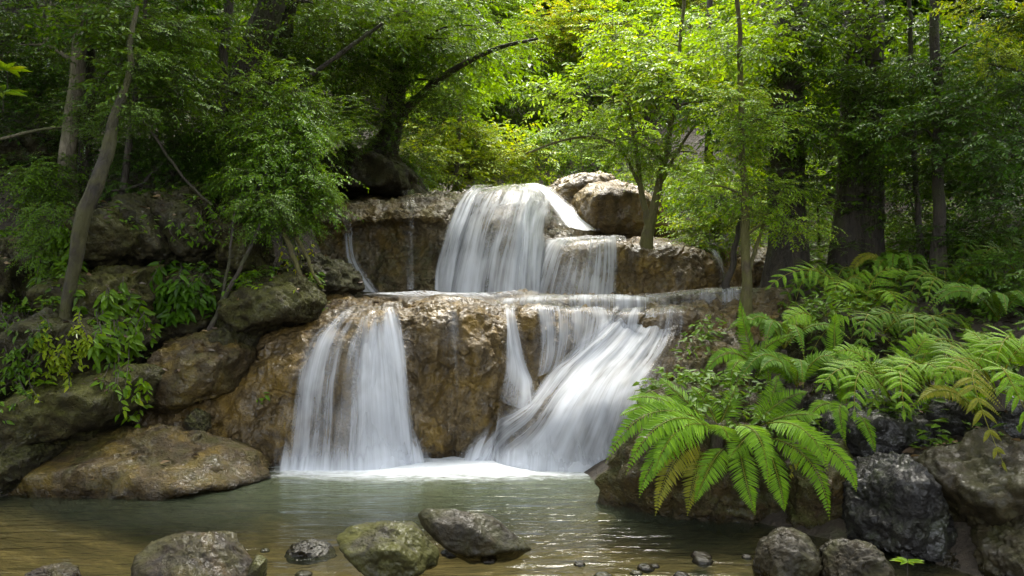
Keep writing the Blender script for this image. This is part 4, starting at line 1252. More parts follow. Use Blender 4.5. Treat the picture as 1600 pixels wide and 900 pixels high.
tree('pale slim trunk high up between bright leaves', [(1200, 150, 13, 11), (1192, 80, 13, 11), (1184, 0, 13, 10)], [(1170, 30, 12.5, 1.1, 'spray')], bark='bark_pale', mat='leaf_bright', top=(3.9, 13, 8, .04))
tree('dark slim stem rising left of the pale slim trunk', [(1108, 210, 13.5, 10), (1110, 100, 13.5, 9), (1109, 0, 13.5, 9)], [(1090, 60, 13, 1.1, 'spray'), (1120, 140, 13, 1.0, 'spray')], mat='leaf_bright', top=(3.3, 13.5, 8, .04))

# ------------------------------------------------------------------ trees further up the valley
def far_tree(px, Y, s, mat, label, group, h=2.3, lift=0.0):
    x = (px - 800) / F * Y
    z = float(ground_z([[x, Y]])[0])
    root = empty('valley_tree', (x, Y, z - .2), label, 'tree', group)
    b = MB()
    q = spline(np.array([[0, 0, 0], [random.uniform(-.2, .2), random.uniform(-.2, .2), h * .6], [random.uniform(-.35, .35), random.uniform(-.3, .3), h + 1.6]]) * s, 14)
    tube(b, q, np.linspace(.11, .03, 14) * s, 8, .1, int(px))
    link('trunk', b.mesh('trunk', M['bark_pale'], origin=(0, 0, 0)), root)
    top = np.array(root.location) + q[-1]
    leaves(root, top + np.array([0, 0, -.2 * s]), 'crown', s, mat, 'crown')
    leaves(root, top + np.array([random.uniform(-1.2, 1.2) * s, -.5 * s, (-1.7 + lift) * s]), 'crown', s * .8, mat, 'crown')
    return root


random.seed(11)
far = []
for Y, n, s in ((21.5, 7, .7), (26, 10, 1.0), (31, 12, 1.3), (38, 14, 1.7)):
    span = 560 if Y < 17 else (640 if Y < 25 else 820)
    for i in range(n):
        px = 860 + (i - (n - 1) / 2) * 2 * span / n * .62 + random.uniform(-30, 30)
        far_tree(px, Y + random.uniform(-1.2, 1.2), s * random.uniform(.85, 1.15), random.choice(['leaf_bright', 'leaf_bright', 'leaf_bright', 'leaf_yellow', 'leaf_near']),
                 'leafy tree among many on the sunlit slope beyond the top of the falls', 'sunlit trees up the valley')
for px, Y, s in ((560, 26, 1.2), (640, 24, 1.0), (700, 29, 1.3), (770, 25, 1.0), (600, 33, 1.5), (840, 28, 1.2), (500, 29, 1.3), (812, 20.5, .7), (775, 19.5, .55), (690, 19.5, .6)):
    far_tree(px, Y, s, 'leaf_bright', 'leafy tree among many on the sunlit slope beyond the top of the falls', 'sunlit trees up the valley')
for px, Y, s in ((60, 14, .8), (170, 13.5, .75), (290, 14.5, .85), (420, 14, .8), (-60, 13, .8), (230, 18, 1.1), (80, 19, 1.2), (380, 19, 1.1), (480, 17, 1.0)):
    far_tree(px, Y, s, 'leaf_dark', 'shaded leafy tree on the left slope behind the trunks', 'shaded trees on the left slope')
for px, Y, s in ((1240, 13.5, .75), (1330, 14, .8), (1430, 13, .75), (1530, 12.5, .8), (1620, 12, .8), (1380, 18, 1.1), (1500, 17.5, 1.1), (1600, 16, 1.0), (1280, 18, 1.1)):
    far_tree(px, Y, s, random.choice(['leaf_near', 'leaf_dark']), 'shaded leafy tree on the right slope behind the trunks', 'shaded trees on the right slope')


# ------------------------------------------------------------------ unseen trees added beside the viewpoint to shade the near water
def added_shade_tree(x, y, h, label, spots):
    z = float(ground_z([[x, y]])[0])
    root = empty('added_shade_tree', (x, y, z - .1), label, 'tree')
    sp = spline(np.array([[0, 0, 0], [.1, .1, h * .5], [-.15 * np.sign(x), 0, h]]), 20)
    b = MB()
    tube(b, sp, np.linspace(.24, .1, 20), 12, .15, int(x))
    link('trunk', b.mesh('trunk', M['bark_dark'], origin=(0, 0, 0)), root)
    for q in spots:
        loc = np.array(q[:3]) - np.array(root.location)
        b = MB()
        tube(b, spline(np.array([sp[13], (sp[13] + loc) / 2 + [0, 0, .5], loc]), 10), np.linspace(.07, .02, 10), 6, .05, 2)
        link('branch', b.mesh('branch', M['bark_dark'], origin=(0, 0, 0)), root)
        leaves(root, q[:3], 'crown', q[3], 'leaf_dark')


added_shade_tree(-6.4, 2.0, 7.5, 'unseen tree added on the left bank, its crown shading the near water', [(-4.6, 2.5, 7.4, 1.0), (-2.6, 1.2, 8.0, 1.0), (-2.8, 4.0, 7.8, .9), (-5.0, -.5, 7.5, 1.1), (-1.0, -1.5, 8.2, 1.1)])
added_shade_tree(6.2, 1.6, 7.5, 'unseen tree added on the right bank, its crown shading the near water', [(4.4, 2.6, 7.2, 1.0), (2.6, 1.4, 7.8, 1.0), (2.9, 4.1, 7.4, .9), (5.0, -.6, 7.5, 1.1), (.6, 2.9, 8.4, .9), (1.2, -1.5, 8.0, 1.1)])


# ------------------------------------------------------------------ shrubs
def shrub(label, pieces, mat, name='shrub', group=None, foot=None):
    loc = np.mean([P(*p[:3]) for p in pieces], 0)
    if foot is None:
        loc[2] -= .4
    else:
        loc = P(*foot)
    root = empty(name, loc, label, 'shrub', group)
    b = MB()
    for p in pieces:
        e = P(*p[:3])
        q = spline(np.array([[0, 0, 0], (e - loc) * .55 + np.array([0, 0, .08]), e - loc]), 8)
        tube(b, q, np.linspace(.016, .005, 8), 5, 0, 1)
    link('stem', b.mesh('stem', M['twig']), root)
    for p in pieces:
        leaves(root, P(*p[:3]), p[4], p[3], p[5] if len(p) > 5 else mat)
    return root


shrub('big overhanging bush of glossy leaves left of the upper falls', [(455, 190, 8.6, .75, 'bush'), (415, 215, 8.3, .7, 'bush'), (470, 245, 8.3, .7, 'bush'), (425, 275, 8.1, .7, 'bush'), (475, 300, 8.2, .65, 'bush'), (440, 330, 8.0, .6, 'bush'), (395, 335, 8.1, .4, 'bush', 'leaf_near'), (470, 355, 8.1, .38, 'bush'), (492, 340, 8.3, .35, 'bush'), (390, 255, 8.2, .5, 'bush'), (430, 160, 8.8, .7, 'fine'), (490, 205, 8.8, .45, 'fine'), (500, 300, 8.3, .35, 'bush'), (500, 180, 9.2, .6, 'fine', 'leaf_near'), (375, 215, 8.4, .5, 'bush', 'leaf_near'), (350, 250, 8.5, .5, 'bush', 'leaf_near'), (340, 300, 8.3, .4, 'bush', 'leaf_near'), (460, 130, 9.2, .7, 'spray', 'leaf_near')], 'leaf_lush', foot=(415, 350, 8.7))
shrub('low leafy shrub on the top of the left bank under the thin sapling', [(200, 275, 8.5, .6, 'fine'), (280, 270, 8.7, .6, 'fine'), (240, 245, 8.9, .6, 'fine')], 'leaf_dark')
shrub('dark shrub at the foot of the pale lichen spotted trunk', [(80, 280, 8.4, .6, 'bush'), (40, 300, 8.2, .6, 'bush'), (95, 315, 8.2, .4, 'bush')], 'leaf_near')
shrub('leafy shrub behind the dark massive trunk', [(60, 150, 10.6, .9, 'fine'), (0, 110, 9.6, .6, 'spray'), (85, 210, 10, .7, 'fine')], 'leaf_dark')
shrub('yellow green bush right above the falls lip', [(650, 255, 14, 1.0, 'spray'), (700, 265, 14.5, 1.1, 'spray'), (760, 262, 15, 1.1, 'spray'), (740, 220, 15, 1.2, 'spray'), (680, 225, 14.6, 1.1, 'spray'), (800, 275, 15.5, 1.0, 'spray'), (780, 225, 15.5, 1.1, 'spray')], 'leaf_yellow')
shrub('bright bush behind the crowning dome rock', [(850, 262, 15.5, 1.1, 'spray'), (910, 245, 15.5, 1.1, 'spray'), (980, 255, 14.6, 1.0, 'spray'), (880, 215, 16, 1.2, 'spray'), (1030, 270, 14.2, .9, 'spray'), (950, 210, 15.6, 1.2, 'spray')], 'leaf_bright')
shrub('dense bush beside the right shoulder of the domed rock', [(1085, 320, 10.8, .8, 'spray'), (1130, 350, 10.2, .7, 'spray'), (1100, 365, 10.4, .6, 'fine'), (1150, 300, 10.6, .8, 'spray'), (1075, 280, 11.3, .8, 'spray'), (1180, 340, 10.2, .7, 'spray')], 'leaf_bright')
shrub('leafy shrub between the two thick right trunks', [(1280, 330, 9.4, .7, 'spray'), (1285, 380, 9.2, .5, 'fine'), (1275, 270, 9.6, .8, 'spray')], 'leaf_near')
shrub('leafy shrub right of the broad twin trunk', [(1410, 280, 9.4, .8, 'spray'), (1415, 340, 9.0, .6, 'spray'), (1470, 270, 9.4, .8, 'spray')], 'leaf_near')
shrub('dark layered shrub on the slope by the lone slender trunk', [(1510, 300, 8.6, .7, 'spray'), (1555, 345, 8.0, .6, 'spray'), (1500, 370, 8.0, .5, 'spray'), (1590, 280, 8.4, .7, 'spray')], 'leaf_dark')
shrub('low shrub at the right edge above the ferns', [(1570, 420, 7.0, .5, 'spray'), (1610, 460, 6.6, .5, 'spray'), (1530, 440, 7.2, .4, 'fine')], 'leaf_dark')
shrub('leafy shrub under the yellowing edge tree', [(1590, 200, 8.4, .7, 'spray'), (1540, 240, 8.8, .7, 'spray'), (1620, 120, 8.4, .8, 'spray')], 'leaf_dark')


# ------------------------------------------------------------------ ferns
def bez(p0, p1, p2, n):
    t = np.linspace(0, 1, n)[:, None]
    return (1 - t) ** 2 * p0 + 2 * t * (1 - t) * p1 + t * t * p2


def blade(mb, pts, npairs, Lmax, nref, wfac=.8, start=.08, prof=(.45, .55), lean=.35, r=None, stem=.004, fold=.1):
    """rachis pts with pairs of narrow leaflets"""
    n = len(pts)
    d = unit(np.gradient(pts, axis=0))
    s = np.linspace(start, .995, npairs)
    k = s * (n - 1)
    i = np.clip(k.astype(int), 0, n - 2)
    f = (k - i)[:, None]
    p = pts[i] * (1 - f) + pts[i + 1] * f
    t = unit(d[i] * (1 - f) + d[i + 1] * f)
    side = unit(np.cross(t, nref))
    nor = np.cross(side, t)
    total = np.sum(np.linalg.norm(np.diff(pts, axis=0), axis=1))
    L = Lmax * np.minimum(1, ((s - start) / (1 - start) / .22 + .25)) ** prof[0] * np.clip(1 - ((s - .35) / .66).clip(0) ** 1.6, .05, 1)
    w = total * (s[1] - s[0]) * wfac
    for sg in (1, -1):
        jit = r.normal(0, .07, p.shape) if r is not None else 0
        dd = unit(side * sg + t * (lean + .35 * s[:, None]) - nor * .12 + jit)
        LL = L * (r.uniform(.9, 1.08, len(L)) if r is not None else 1)
        leaf_batch(mb, p, dd, nor + jit, LL, np.minimum(w, L * .5 + .001), droop=.18, fold=fold)
    tube(mb, pts, np.linspace(stem, stem * .3, n), 4, mi=1)


def sword_frond(p0, p1, p2, r, Lmax=.118, n=38):
    mb = MB()
    pts = bez(p0, p1, p2, 40)
    nref = unit(np.array([0, -.75, .8]) + r.normal(0, .12, 3))
    blade(mb, pts, n, Lmax, nref, .86, .07, r=r)
    return mb


def broad_frond(p0, p1, p2, r, Lp=.24, npin=9, lob=.026, stalk=.25):
    """twice divided frond: pairs of long toothed pinnae"""
    mb = MB()
    pts = bez(p0, p1, p2, 40)
    d = unit(np.gradient(pts, axis=0))
    nref = unit(np.array([0, -.7, .85]) + r.normal(0, .12, 3))
    tube(mb, pts, np.linspace(.006, .0015, 40), 5, mi=1)
    for q, s in enumerate(np.linspace(stalk, .97, npin)):
        i = min(int(s * 39), 38)
        t = d[i]
        side = unit(np.cross(t, nref))
        nor = np.cross(side, t)
        L = Lp * (1.0 - .75 * ((s - stalk) / (1 - stalk)) ** 1.5) * r.uniform(.9, 1.1)
        for sg in (1, -1):
            dd = unit(side * sg + t * (.45 + .3 * s) + r.normal(0, .07, 3))
            e = pts[i] + dd * L - np.array([0, 0, L * r.uniform(.15, .4)])
            m = pts[i] + dd * L * .5 + nor * L * .04
            blade(mb, bez(pts[i], m, e, 12), 15, lob * (.6 + .4 * L / Lp), nor, 1.12, .04, prof=(.3, .5), lean=.45, stem=.0016, fold=.05)
    e = pts[-1] + d[-1] * Lp * .35
    blade(mb, bez(pts[-1], (pts[-1] + e) / 2, e, 8), 9, lob * .6, nref, 1.1, .05, lean=.5, stem=.0015)
    return mb


def fern(label, crown, fronds, kind='sword', name='fern', group=None, seed=0, mat='fern_leaf', **kw):
    r = np.random.default_rng(seed)
    p0 = np.array(crown if len(crown) == 4 else P(*crown))[:3]
    root = empty(name, p0, label, 'fern', group)
    b = MB()
    tube(b, np.array([p0 + [0, .03, -.16], p0 + [0, .01, -.06], p0 + [0, 0, .02]]), [.05, .045, .02], 9, .4, seed)
    link('rootstock', b.mesh('rootstock', M['twig'], origin=p0), root)
    for f in fronds:
        st, mid, tip = P(*f[0]), P(*f[1]), P(*f[2])
        ctl = 2 * mid - .5 * st - .5 * tip
        mb = sword_frond(st, ctl, tip, r, **kw) if kind == 'sword' else broad_frond(st, ctl, tip, r, **kw)
        mt = M[f[3]] if len(f) > 3 else M[mat]
        link('frond', mb.mesh('frond', [mt, M['fern_old']], origin=p0), root)
    return root


Y0 = 5.45
fern('big bright green sword fern arching over the pool edge rock', (1120, 672, Y0), [
    ((1115, 668, Y0), (1019, 645, 5.2), (946, 724, 5.0)),
    ((1112, 668, Y0), (1038, 660, 5.1), (978, 742, 4.95)),
    ((1118, 670, Y0), (1060, 672, 5.1), (1019, 752, 4.9)),
    ((1112, 674, Y0), (1040, 700, 5.1), (999, 778, 4.95)),
    ((1095, 692, Y0), (1053, 722, 5.15), (1024, 806, 5.0), 'fern_old'),
    ((1104, 706, Y0), (1089, 732, 5.2), (1074, 806, 5.1), 'fern_old'),
    ((1132, 700, Y0), (1110, 728, 5.2), (1086, 786, 5.1)),
    ((1110, 664, 5.5), (1067, 622, 5.55), (1030, 590, 5.6)),
    ((1120, 662, 5.5), (1103, 630, 5.6), (1081, 604, 5.7)),
    ((1090, 655, 5.5), (1033, 624, 5.4), (980, 624, 5.3)),
    ((1085, 660, 5.5), (1025, 636, 5.35), (968, 650, 5.2)),
    ((1118, 672, Y0), (1128, 666, 5.3), (1140, 690, 5.2)),
    ((1122, 668, 5.5), (1138, 634, 5.6), (1150, 600, 5.7)),
], seed=3)
fern('second bright sword fern right of the big one, fronds hanging over black rock', (1172, 668, Y0), [
    ((1155, 694, Y0), (1163, 740, 5.2), (1180, 804, 5.1)),
    ((1150, 665, Y0), (1186, 684, 5.1), (1200, 762, 4.95)),
    ((1195, 690, Y0), (1214, 740, 5.2), (1226, 800, 5.1)),
    ((1200, 684, Y0), (1266, 722, 5.15), (1296, 812, 5.0)),
    ((1198, 662, Y0), (1256, 672, 5.1), (1294, 736, 4.95)),
    ((1200, 660, Y0), (1296, 700, 5.05), (1338, 768, 4.9)),
    ((1180, 672, Y0), (1160, 690, 5.3), (1140, 716, 5.2)),
    ((1185, 660, 5.5), (1220, 628, 5.5), (1262, 612, 5.5)),
    ((1180, 660, 5.5), (1205, 622, 5.6), (1214, 586, 5.7)),
    ((1190, 664, 5.5), (1240, 648, 5.4), (1285, 652, 5.3)),
], seed=5)
fern('upright sword fern on the mossy top of the pool edge rock', (1180, 575, 6.3), [
    ((1180, 570, 6.3), (1166, 520, 6.3), (1156, 468, 6.25)),
    ((1182, 570, 6.3), (1200, 540, 6.2), (1250, 520, 6.1)),
    ((1178, 570, 6.3), (1135, 552, 6.1), (1098, 590, 6.0)),
    ((1185, 572, 6.3), (1196, 560, 6.0), (1202, 612, 5.9)),
    ((1178, 572, 6.3), (1150, 568, 6.0), (1140, 622, 5.9)),
    ((1182, 572, 6.3), (1225, 560, 6.0), (1245, 600, 5.9)),
], seed=7, Lmax=.085)
fern('small sword fern with one tall upright frond among the right ferns', (1308, 575, 6.2), [
    ((1308, 575, 6.2), (1304, 530, 6.2), (1306, 488, 6.15)),
    ((1308, 575, 6.2), (1340, 550, 6.1), (1372, 560, 6.0)),
    ((1306, 575, 6.2), (1275, 560, 6.0), (1250, 585, 5.9)),
    ((1308, 577, 6.2), (1310, 590, 5.9), (1316, 640, 5.8)),
], seed=8, Lmax=.085)
fern('drooping sword fern below the broad fern, partly browned', (1325, 640, 5.7), [
    ((1322, 636, 5.7), (1312, 640, 5.4), (1322, 696, 5.3)),
    ((1328, 640, 5.7), (1352, 660, 5.4), (1368, 712, 5.3)),
    ((1318, 640, 5.7), (1285, 632, 5.5), (1256, 668, 5.4)),
    ((1325, 636, 5.7), (1325, 610, 5.7), (1345, 585, 5.7)),
], seed=9, Lmax=.08)
fern('broad toothed fern spreading over the black rock', (1400, 640, 5.6), [
    ((1395, 630, 5.6), (1340, 575, 5.3), (1285, 600, 5.1)),
    ((1398, 630, 5.6), (1350, 580, 5.2), (1335, 640, 4.95)),
    ((1402, 630, 5.6), (1405, 580, 5.2), (1412, 640, 4.9)),
    ((1405, 630, 5.6), (1440, 570, 5.3), (1480, 600, 5.1)),
    ((1405, 630, 5.6), (1430, 555, 5.6), (1450, 530, 5.6)),
    ((1395, 630, 5.6), (1350, 560, 5.7), (1310, 550, 5.7)),
], kind='broad', seed=12)
fern('yellow green broad fern drooping at the right edge', (1560, 600, 5.0), [
    ((1550, 598, 5.0), (1520, 590, 4.7), (1566, 720, 4.5), 'fern_old'),
    ((1565, 598, 5.0), (1570, 580, 4.7), (1620, 680, 4.6)),
    ((1550, 598, 5.0), (1510, 560, 4.9), (1470, 590, 4.8)),
    ((1565, 595, 5.0), (1595, 545, 4.9), (1640, 560, 4.9)),
    ((1555, 595, 5.0), (1540, 545, 5.1), (1520, 520, 5.2)),
], kind='broad', seed=14, Lp=.2)
fern('tall broad fern whose long frond points left toward the mossy sapling', (1350, 500, 7.3), [
    ((1345, 495, 7.3), (1280, 425, 7.1), (1205, 445, 6.9)),
    ((1352, 495, 7.3), (1370, 430, 7.3), (1420, 425, 7.3)),
    ((1350, 495, 7.3), (1320, 440, 7.2), (1300, 470, 6.9)),
    ((1352, 495, 7.3), (1385, 455, 7.0), (1405, 490, 6.8)),
], kind='broad', seed=15, Lp=.26)
fern('yellowing broad fern with one frond bent right amid the fern bank', (1285, 520, 6.6), [
    ((1285, 515, 6.6), (1310, 488, 6.5), (1390, 535, 6.3)), ((1283, 515, 6.6), (1260, 490, 6.5), (1230, 500, 6.4)),
], kind='broad', seed=16, Lp=.2)
SIDE = [(1480, 470, 7.2, 'broad fern at the foot of the lone slender trunk', 'broad'), (1560, 500, 6.6, 'dark broad fern at the right edge below the low shrub', 'sword'), (1430, 540, 6.6, 'broad fern between the lone trunk and the spreading toothed fern', 'broad'),
        (1510, 580, 5.8, 'leafy broad fern just above the yellow green drooping fern', 'broad'), (1400, 450, 8.0, 'fern right of the twin trunk foot', 'sword'), (1590, 440, 7.6, 'high fern at the right edge of the slope', 'broad'), (1530, 420, 8.2, 'fern high on the slope right of the lone slender trunk', 'broad'),
        (1245, 605, 5.9, 'bright sword fern directly behind the fronds of the hanging fern', 'sword'), (1350, 610, 5.9, 'sword fern filling the gap left of the spreading toothed fern', 'sword'), (1460, 620, 5.6, 'broad fern between the spreading toothed fern and the drooping yellow green one', 'broad'),
        (1600, 570, 5.3, 'broad fern cut by the right edge above the dark bank rock', 'broad'), (1370, 540, 6.7, 'broad fern below the long frond pointing left', 'broad'), (1225, 545, 6.5, 'sword fern behind the upright fern near the sapling foot', 'sword'),
        (1300, 470, 7.8, 'shaded fern between the two thick trunks', 'broad'), (1530, 650, 5.2, 'sword fern on the dark bank rock beside the yellow green fern', 'sword')]
for i, (a, b_, Y, lab, kd) in enumerate(SIDE):
    r = np.random.default_rng(60 + i)
    fr = []
    nf = 7 if kd == 'broad' else 10
    for k in range(nf):
        an = k / nf * 6.28 + r.uniform(-.3, .3)
        ln = r.uniform(55, 95) * 7 / Y
        fr.append(((a, b_, Y), (a + ln * .6 * math.cos(an), b_ - r.uniform(35, 55), Y + .35 * math.sin(an)), (a + ln * math.cos(an) * 1.2, b_ - r.uniform(-20, 30), Y + .6 * math.sin(an))))
    fr = [f + (('fern_old',) if r.uniform() < .06 else (('fern_leaf',) if Y < 5.7 else ('fern_shade',))) for f in fr]  # farther ferns take the green with shade painted in
    if kd == 'broad':
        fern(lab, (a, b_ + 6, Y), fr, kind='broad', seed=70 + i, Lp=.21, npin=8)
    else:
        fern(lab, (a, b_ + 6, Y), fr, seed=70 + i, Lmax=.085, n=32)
fern('feathery fern frond hanging beside the big overhanging bush', (455, 215, 8.6), [((455, 215, 8.6), (490, 205, 8.4), (525, 240, 8.2)), ((455, 215, 8.6), (480, 215, 8.4), (500, 250, 8.2)), ((455, 216, 8.6), (470, 225, 8.4), (472, 250, 8.3))], seed=21, Lmax=.1, n=18)


# ------------------------------------------------------------------ creepers and small plants
def creeper(label, stems, leaf, mat, seed, per=14, name='creeper', wl=.42):
    r = np.random.default_rng(seed)
    org = P(*stems[0][0])
    mb = MB()
    for st in stems:
        k = np.array([P(q[0], q[1], on_rock(*q)) for q in st])
        sp = spline(k, 14) if len(k) > 2 else k[0] + (k[1] - k[0]) * np.linspace(0, 1, 14)[:, None]
        tube(mb, sp, np.linspace(.006, .002, 14), 4, mi=1)
        t = r.uniform(.05, 1, per)
        i = np.clip((t * 13).astype(int), 0, 12)
        p = sp[i] + (sp[i + 1] - sp[i]) * (t * 13 - i)[:, None]
        d = r.normal(0, 1, (per, 3)) * np.array([1, .5, .35]) + np.array([0, -.45, -.75])
        nn = np.array([0, -.8, .7]) + r.normal(0, .35, (per, 3))
        L = leaf * r.uniform(.65, 1.2, per)
        leaf_batch(mb, p, d, nn, L, L * wl, droop=.2)
    return tag(link(name, mb.mesh(name, [M[mat], M['twig']], origin=org), loc=org), label, 'climbing plant')


def stems(n, x0, x1, r0, r1, Y, ln, seed, sx=8):
    r = np.random.default_rng(seed)
    out = []
    for _ in range(n):
        a, b_ = r.uniform(x0, x1), r.uniform(r0, r1)
        y = Y + r.uniform(-.12, .12)
        l = ln * r.uniform(.5, 1.2)
        out.append([(a, b_, y + .1), (a + r.normal(0, sx), b_ + l * .4, y - .08), (a + r.normal(0, sx * 1.6), b_ + l, y - .05)])
    return out


creeper('leafy creeper hanging over the large dark boulder', stems(26, 150, 235, 425, 520, 6.95, 60, 1), .105, 'leaf_near', 31)
creeper('dark drooping broad leaves in the gap between the left boulders', stems(26, 250, 332, 400, 455, 7.75, 48, 2), .125, 'leaf_dark', 32, wl=.36)
creeper('leafy creeper around the middle of the leaning mossy trunk', stems(24, 55, 130, 330, 440, 7.15, 60, 3), .10, 'leaf_near', 33)
creeper('yellow green strands hanging at the foot of the leaning mossy trunk', stems(24, 60, 140, 470, 570, 6.85, 55, 4), .06, 'leaf_yellow', 34)
creeper('long thin trailing vine hanging across the sloping mossy slab', stems(8, 165, 200, 520, 570, 6.6, 75, 5, 5), .085, 'leaf_near', 35, per=9)
creeper('vine hanging from the lower end of the sloping mossy slab', stems(6, 195, 235, 575, 610, 6.5, 55, 6, 12), .085, 'leaf_bright', 36, per=8)
creeper('light green leaves sprouting on the angular mossy block', stems(9, 375, 430, 420, 432, 7.7, 20, 7, 14), .10, 'leaf_bright', 37, per=7)
creeper('small leaved creeper covering the boulder at the left edge', stems(30, -10, 60, 440, 600, 6.8, 60, 8), .06, 'leaf_near', 38)
creeper('thin creeper trailing over the tall dark boulder', stems(14, 270, 345, 300, 350, 7.95, 45, 9), .06, 'leaf_near', 39, per=10)
creeper('pale hanging roots with few leaves under the overhanging bush', [[(440, 370, 8.0), (455, 405, 7.9), (470, 438, 7.9)], [(455, 365, 8.0), (470, 400, 7.9), (495, 445, 7.9)], [(430, 365, 8.0), (445, 400, 7.95), (452, 430, 7.9)]] + stems(6, 430, 490, 365, 400, 7.85, 50, 10), .05, 'leaf_yellow', 40, per=6)
creeper('leaf trail creeping down the ochre rock below the sword ferns', stems(8, 1240, 1300, 640, 690, 5.3, 60, 12), .05, 'fern_old', 41, per=6)


def rosette(label, at, n, leaf, mat, seed, wl=.3):
    r = np.random.default_rng(seed)
    o = P(*at)
    mb = MB()
    a = np.linspace(0, 6.28, n, endpoint=False) + r.uniform(-.3, .3, n)
    d = np.c_[np.cos(a), np.sin(a), r.uniform(.15, .6, n)]
    top = o + np.array([0, 0, leaf * .55])
    tube(mb, np.array([o - [0, 0, .05], (o + top) / 2, top]), [.004, .003, .003], 4, mi=1)
    leaf_batch(mb, np.repeat(top[None], n, 0), d, np.array([0, -.3, 1]) + r.normal(0, .15, (n, 3)), leaf * r.uniform(.8, 1.1, n), leaf * wl, droop=.3)
    return tag(link('seedling', mb.mesh('seedling', [M[mat], M['twig']], origin=o), loc=o), label, 'plant')


rosette('bright star shaped seedling on the sloping mossy slab', (68, 612, 6.55), 9, .12, 'leaf_bright', 1)
rosette('upper one of two bright leafy sprigs at the left edge before the massive trunk', (12, 130, 7.0), 9, .2, 'leaf_bright', 2)
rosette('small bright seedling by the low stones in the bottom right', (1418, 893, 4.3), 8, .085, 'leaf_bright', 3)
rosette('lower one of two bright leafy sprigs at the left edge before the massive trunk', (5, 165, 7.0), 8, .2, 'leaf_bright', 5)


# ------------------------------------------------------------------ fallen branches and roots
def stick(label, path, name='fallen_branch', mat='bark_dark', cat='branch'):
    k = np.array([np.r_[P(a, b_, c), w / 2 / F * c] for a, b_, c, w in path])
    sp = spline(k, 26)
    mb = MB()
    tube(mb, wiggle(sp[:, :3], .02, path[0][0]), sp[:, 3], 7, .15, 3)
    return tag(link(name, mb.mesh(name, M[mat], origin=k[0, :3]), loc=k[0, :3]), label, cat)


stick('thin fallen branch lying across the left litter slope', [(0, 218, 8.6, 5), (50, 205, 8.6, 5), (98, 198, 8.6, 4)], mat='bark_pale')
stick('long thin vine sagging from the sapling to the top of the boulders', [(205, 160, 8.0, 3), (240, 210, 8.0, 4), (285, 275, 8.0, 4), (330, 320, 7.9, 3)], name='hanging_vine', cat='vine')
stick('curved root arching over the black rock bank', [(505, 302, 11.6, 6), (545, 296, 11.5, 7), (580, 280, 11.5, 8), (600, 255, 11.8, 9)], name='root', cat='root')
stick('yellowish mossy root hanging from the overhanging bush to the wet rock', [(440, 350, 8.0, 9), (456, 395, 7.95, 8), (474, 440, 7.95, 6)], name='root', mat='bark_moss', cat='root')
stick('second mossy root just right of the yellowish hanging one', [(458, 355, 8.05, 7), (478, 400, 8.0, 6), (500, 445, 8.0, 4)], name='root', mat='bark_moss', cat='root')
stick('fallen branch propped on the top of the left boulders', [(165, 300, 8.2, 4), (215, 290, 8.3, 5), (255, 255, 8.5, 4)])

# ------------------------------------------------------------------ leaf litter and ground cover
r = np.random.default_rng(5)
n = 26000
xy = np.c_[r.uniform(-11, 11, n), r.uniform(3, 17, n)]
z = ground_z(xy)
keep = (z > .22) & ~((np.abs(xy[:, 0] - .2) < 3.2) & (xy[:, 1] > 7) & (xy[:, 1] < 13)) & (fbm(np.c_[xy * .8, xy[:, :1] * 0], 3, 9) > -.25)
p = np.c_[xy, z + .015][keep]
m = len(p)
a = r.uniform(0, 6.28, m)
mb = MB()
L = r.uniform(.05, .12, m)
leaf_batch(mb, p, np.c_[np.cos(a), np.sin(a), r.normal(0, .25, m)], np.array([0, 0, 1]) + r.normal(0, .35, (m, 3)), L, L * .45, droop=.1)
def drop(n, x0, x1, y0, y1, seed):
    q = np.random.default_rng(seed)
    out = []
    for x, y in zip(q.uniform(x0, x1, n), q.uniform(y0, y1, n)):
        h = ROCK_BVH.ray_cast(Vector((x, y, 4.5)), Vector((0, 0, -1)))
        if h[0] is not None and h[1].z > .35 and h[0].z > .12:
            out.append((*h[0], *h[1]))
    return np.array(out)


for args in ((1500, -5.6, -1.6, 5.6, 9.4, 1), (500, 1.0, 4.0, 4.6, 7.4, 2), (120, -2.5, 2.6, 7.6, 9.0, 3)):
    hh = drop(*args)
    hh = hh[(fbm(hh[:, :3] * 1.6, 2, 77) > -.05) & ((hh[:, 2] > .8) | (hh[:, 0] > 0) | (r.uniform(0, 1, len(hh)) < .12))]
    a2 = r.uniform(0, 6.28, len(hh))
    L2 = r.uniform(.035, .085, len(hh))
    leaf_batch(mb, hh[:, :3] + hh[:, 3:] * .012, np.c_[np.cos(a2), np.sin(a2), r.normal(0, .2, len(hh))], hh[:, 3:] + r.normal(0, .25, (len(hh), 3)), L2, L2 * .45, droop=.1)
tag(link('leaf_litter', mb.mesh('leaf_litter', M['dead_leaf'])), 'brown fallen leaves lying on the forest floor', 'leaf litter', kind='stuff')

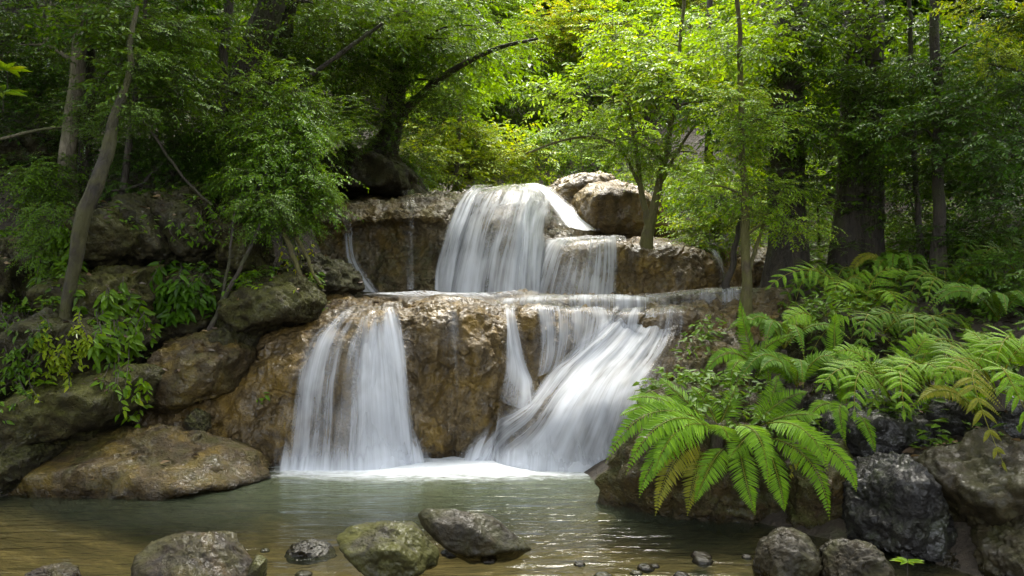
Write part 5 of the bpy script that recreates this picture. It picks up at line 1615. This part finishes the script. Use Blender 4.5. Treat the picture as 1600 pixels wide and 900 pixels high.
n = 9500
xy = np.c_[r.uniform(-9.5, 9.5, n), r.uniform(3.5, 16, n)]
z = ground_z(xy)
keep = (z > .35) & ~((np.abs(xy[:, 0] - .2) < 3.0) & (xy[:, 1] > 6.8) & (xy[:, 1] < 13)) & (fbm(np.c_[xy * .7, xy[:, :1] * 0 + 3], 3, 19) > -.18)
o = np.c_[xy, z][keep]
m = len(o)
per = 9
mb = MB()
a = r.uniform(0, 6.28, (m, per))
rr = r.uniform(.02, .16, (m, per))
p = o[:, None, :] + np.stack([np.cos(a) * rr, np.sin(a) * rr, r.uniform(.02, .22, (m, per))], -1)
d = np.stack([np.cos(a), np.sin(a), r.normal(0, .25, (m, per))], -1)
L = r.uniform(.05, .12, (m, per)).ravel()
leaf_batch(mb, p.reshape(-1, 3), d.reshape(-1, 3), np.array([0, -.25, 1]) + r.normal(0, .35, (m * per, 3)), L, L * .45)
for args, cl in (((1500, -5.6, -1.9, 5.6, 9.4, 4), .12), ((700, 1.0, 4.2, 5.2, 6.9, 5), -.05)):
    hh = drop(*args)
    hh = hh[(fbm(hh[:, :3] * 1.3, 3, 88) > cl) & (hh[:, 2] > .5)]
    m2 = len(hh)
    a2 = r.uniform(0, 6.28, (m2, 8))
    rr2 = r.uniform(.01, .10, (m2, 8))
    p2 = hh[:, None, :3] + np.stack([np.cos(a2) * rr2, np.sin(a2) * rr2, r.uniform(.01, .13, (m2, 8))], -1)
    d2 = np.stack([np.cos(a2), np.sin(a2), r.normal(-.1, .3, (m2, 8))], -1)
    L2 = r.uniform(.035, .085, (m2, 8)).ravel()
    leaf_batch(mb, p2.reshape(-1, 3), d2.reshape(-1, 3), np.array([0, -.3, 1]) + r.normal(0, .35, (m2 * 8, 3)), L2, L2 * .45)
tag(link('undergrowth', mb.mesh('undergrowth', M['leaf_near'])), 'low green seedlings and herbs covering the banks', 'undergrowth', kind='stuff')

# ------------------------------------------------------------------ pebbles in the shallows
r = np.random.default_rng(44)
for i in range(15):
    px = r.choice([r.uniform(640, 1180), r.uniform(60, 640), r.uniform(880, 1180)])
    row = r.uniform(858, 902)
    Y = 1.6 * F / (row - 450)
    w = r.uniform(9, 26)
    hgt = w * r.uniform(.25, .4)
    q = [(px - w, row + 2), (px - w * .5, row - hgt), (px + w * .4, row - hgt * .9), (px + w, row + 2), (px, row + hgt)]
    boulder('pebble', q, Y, w / F * Y * .7, M[['slab_rock', 'purple_rock', 'green_stone'][i % 3]], 'small wet pebble lying in the shallow front water', 'pebble', sub=3, amp=.06, group='pebbles in the shallows')
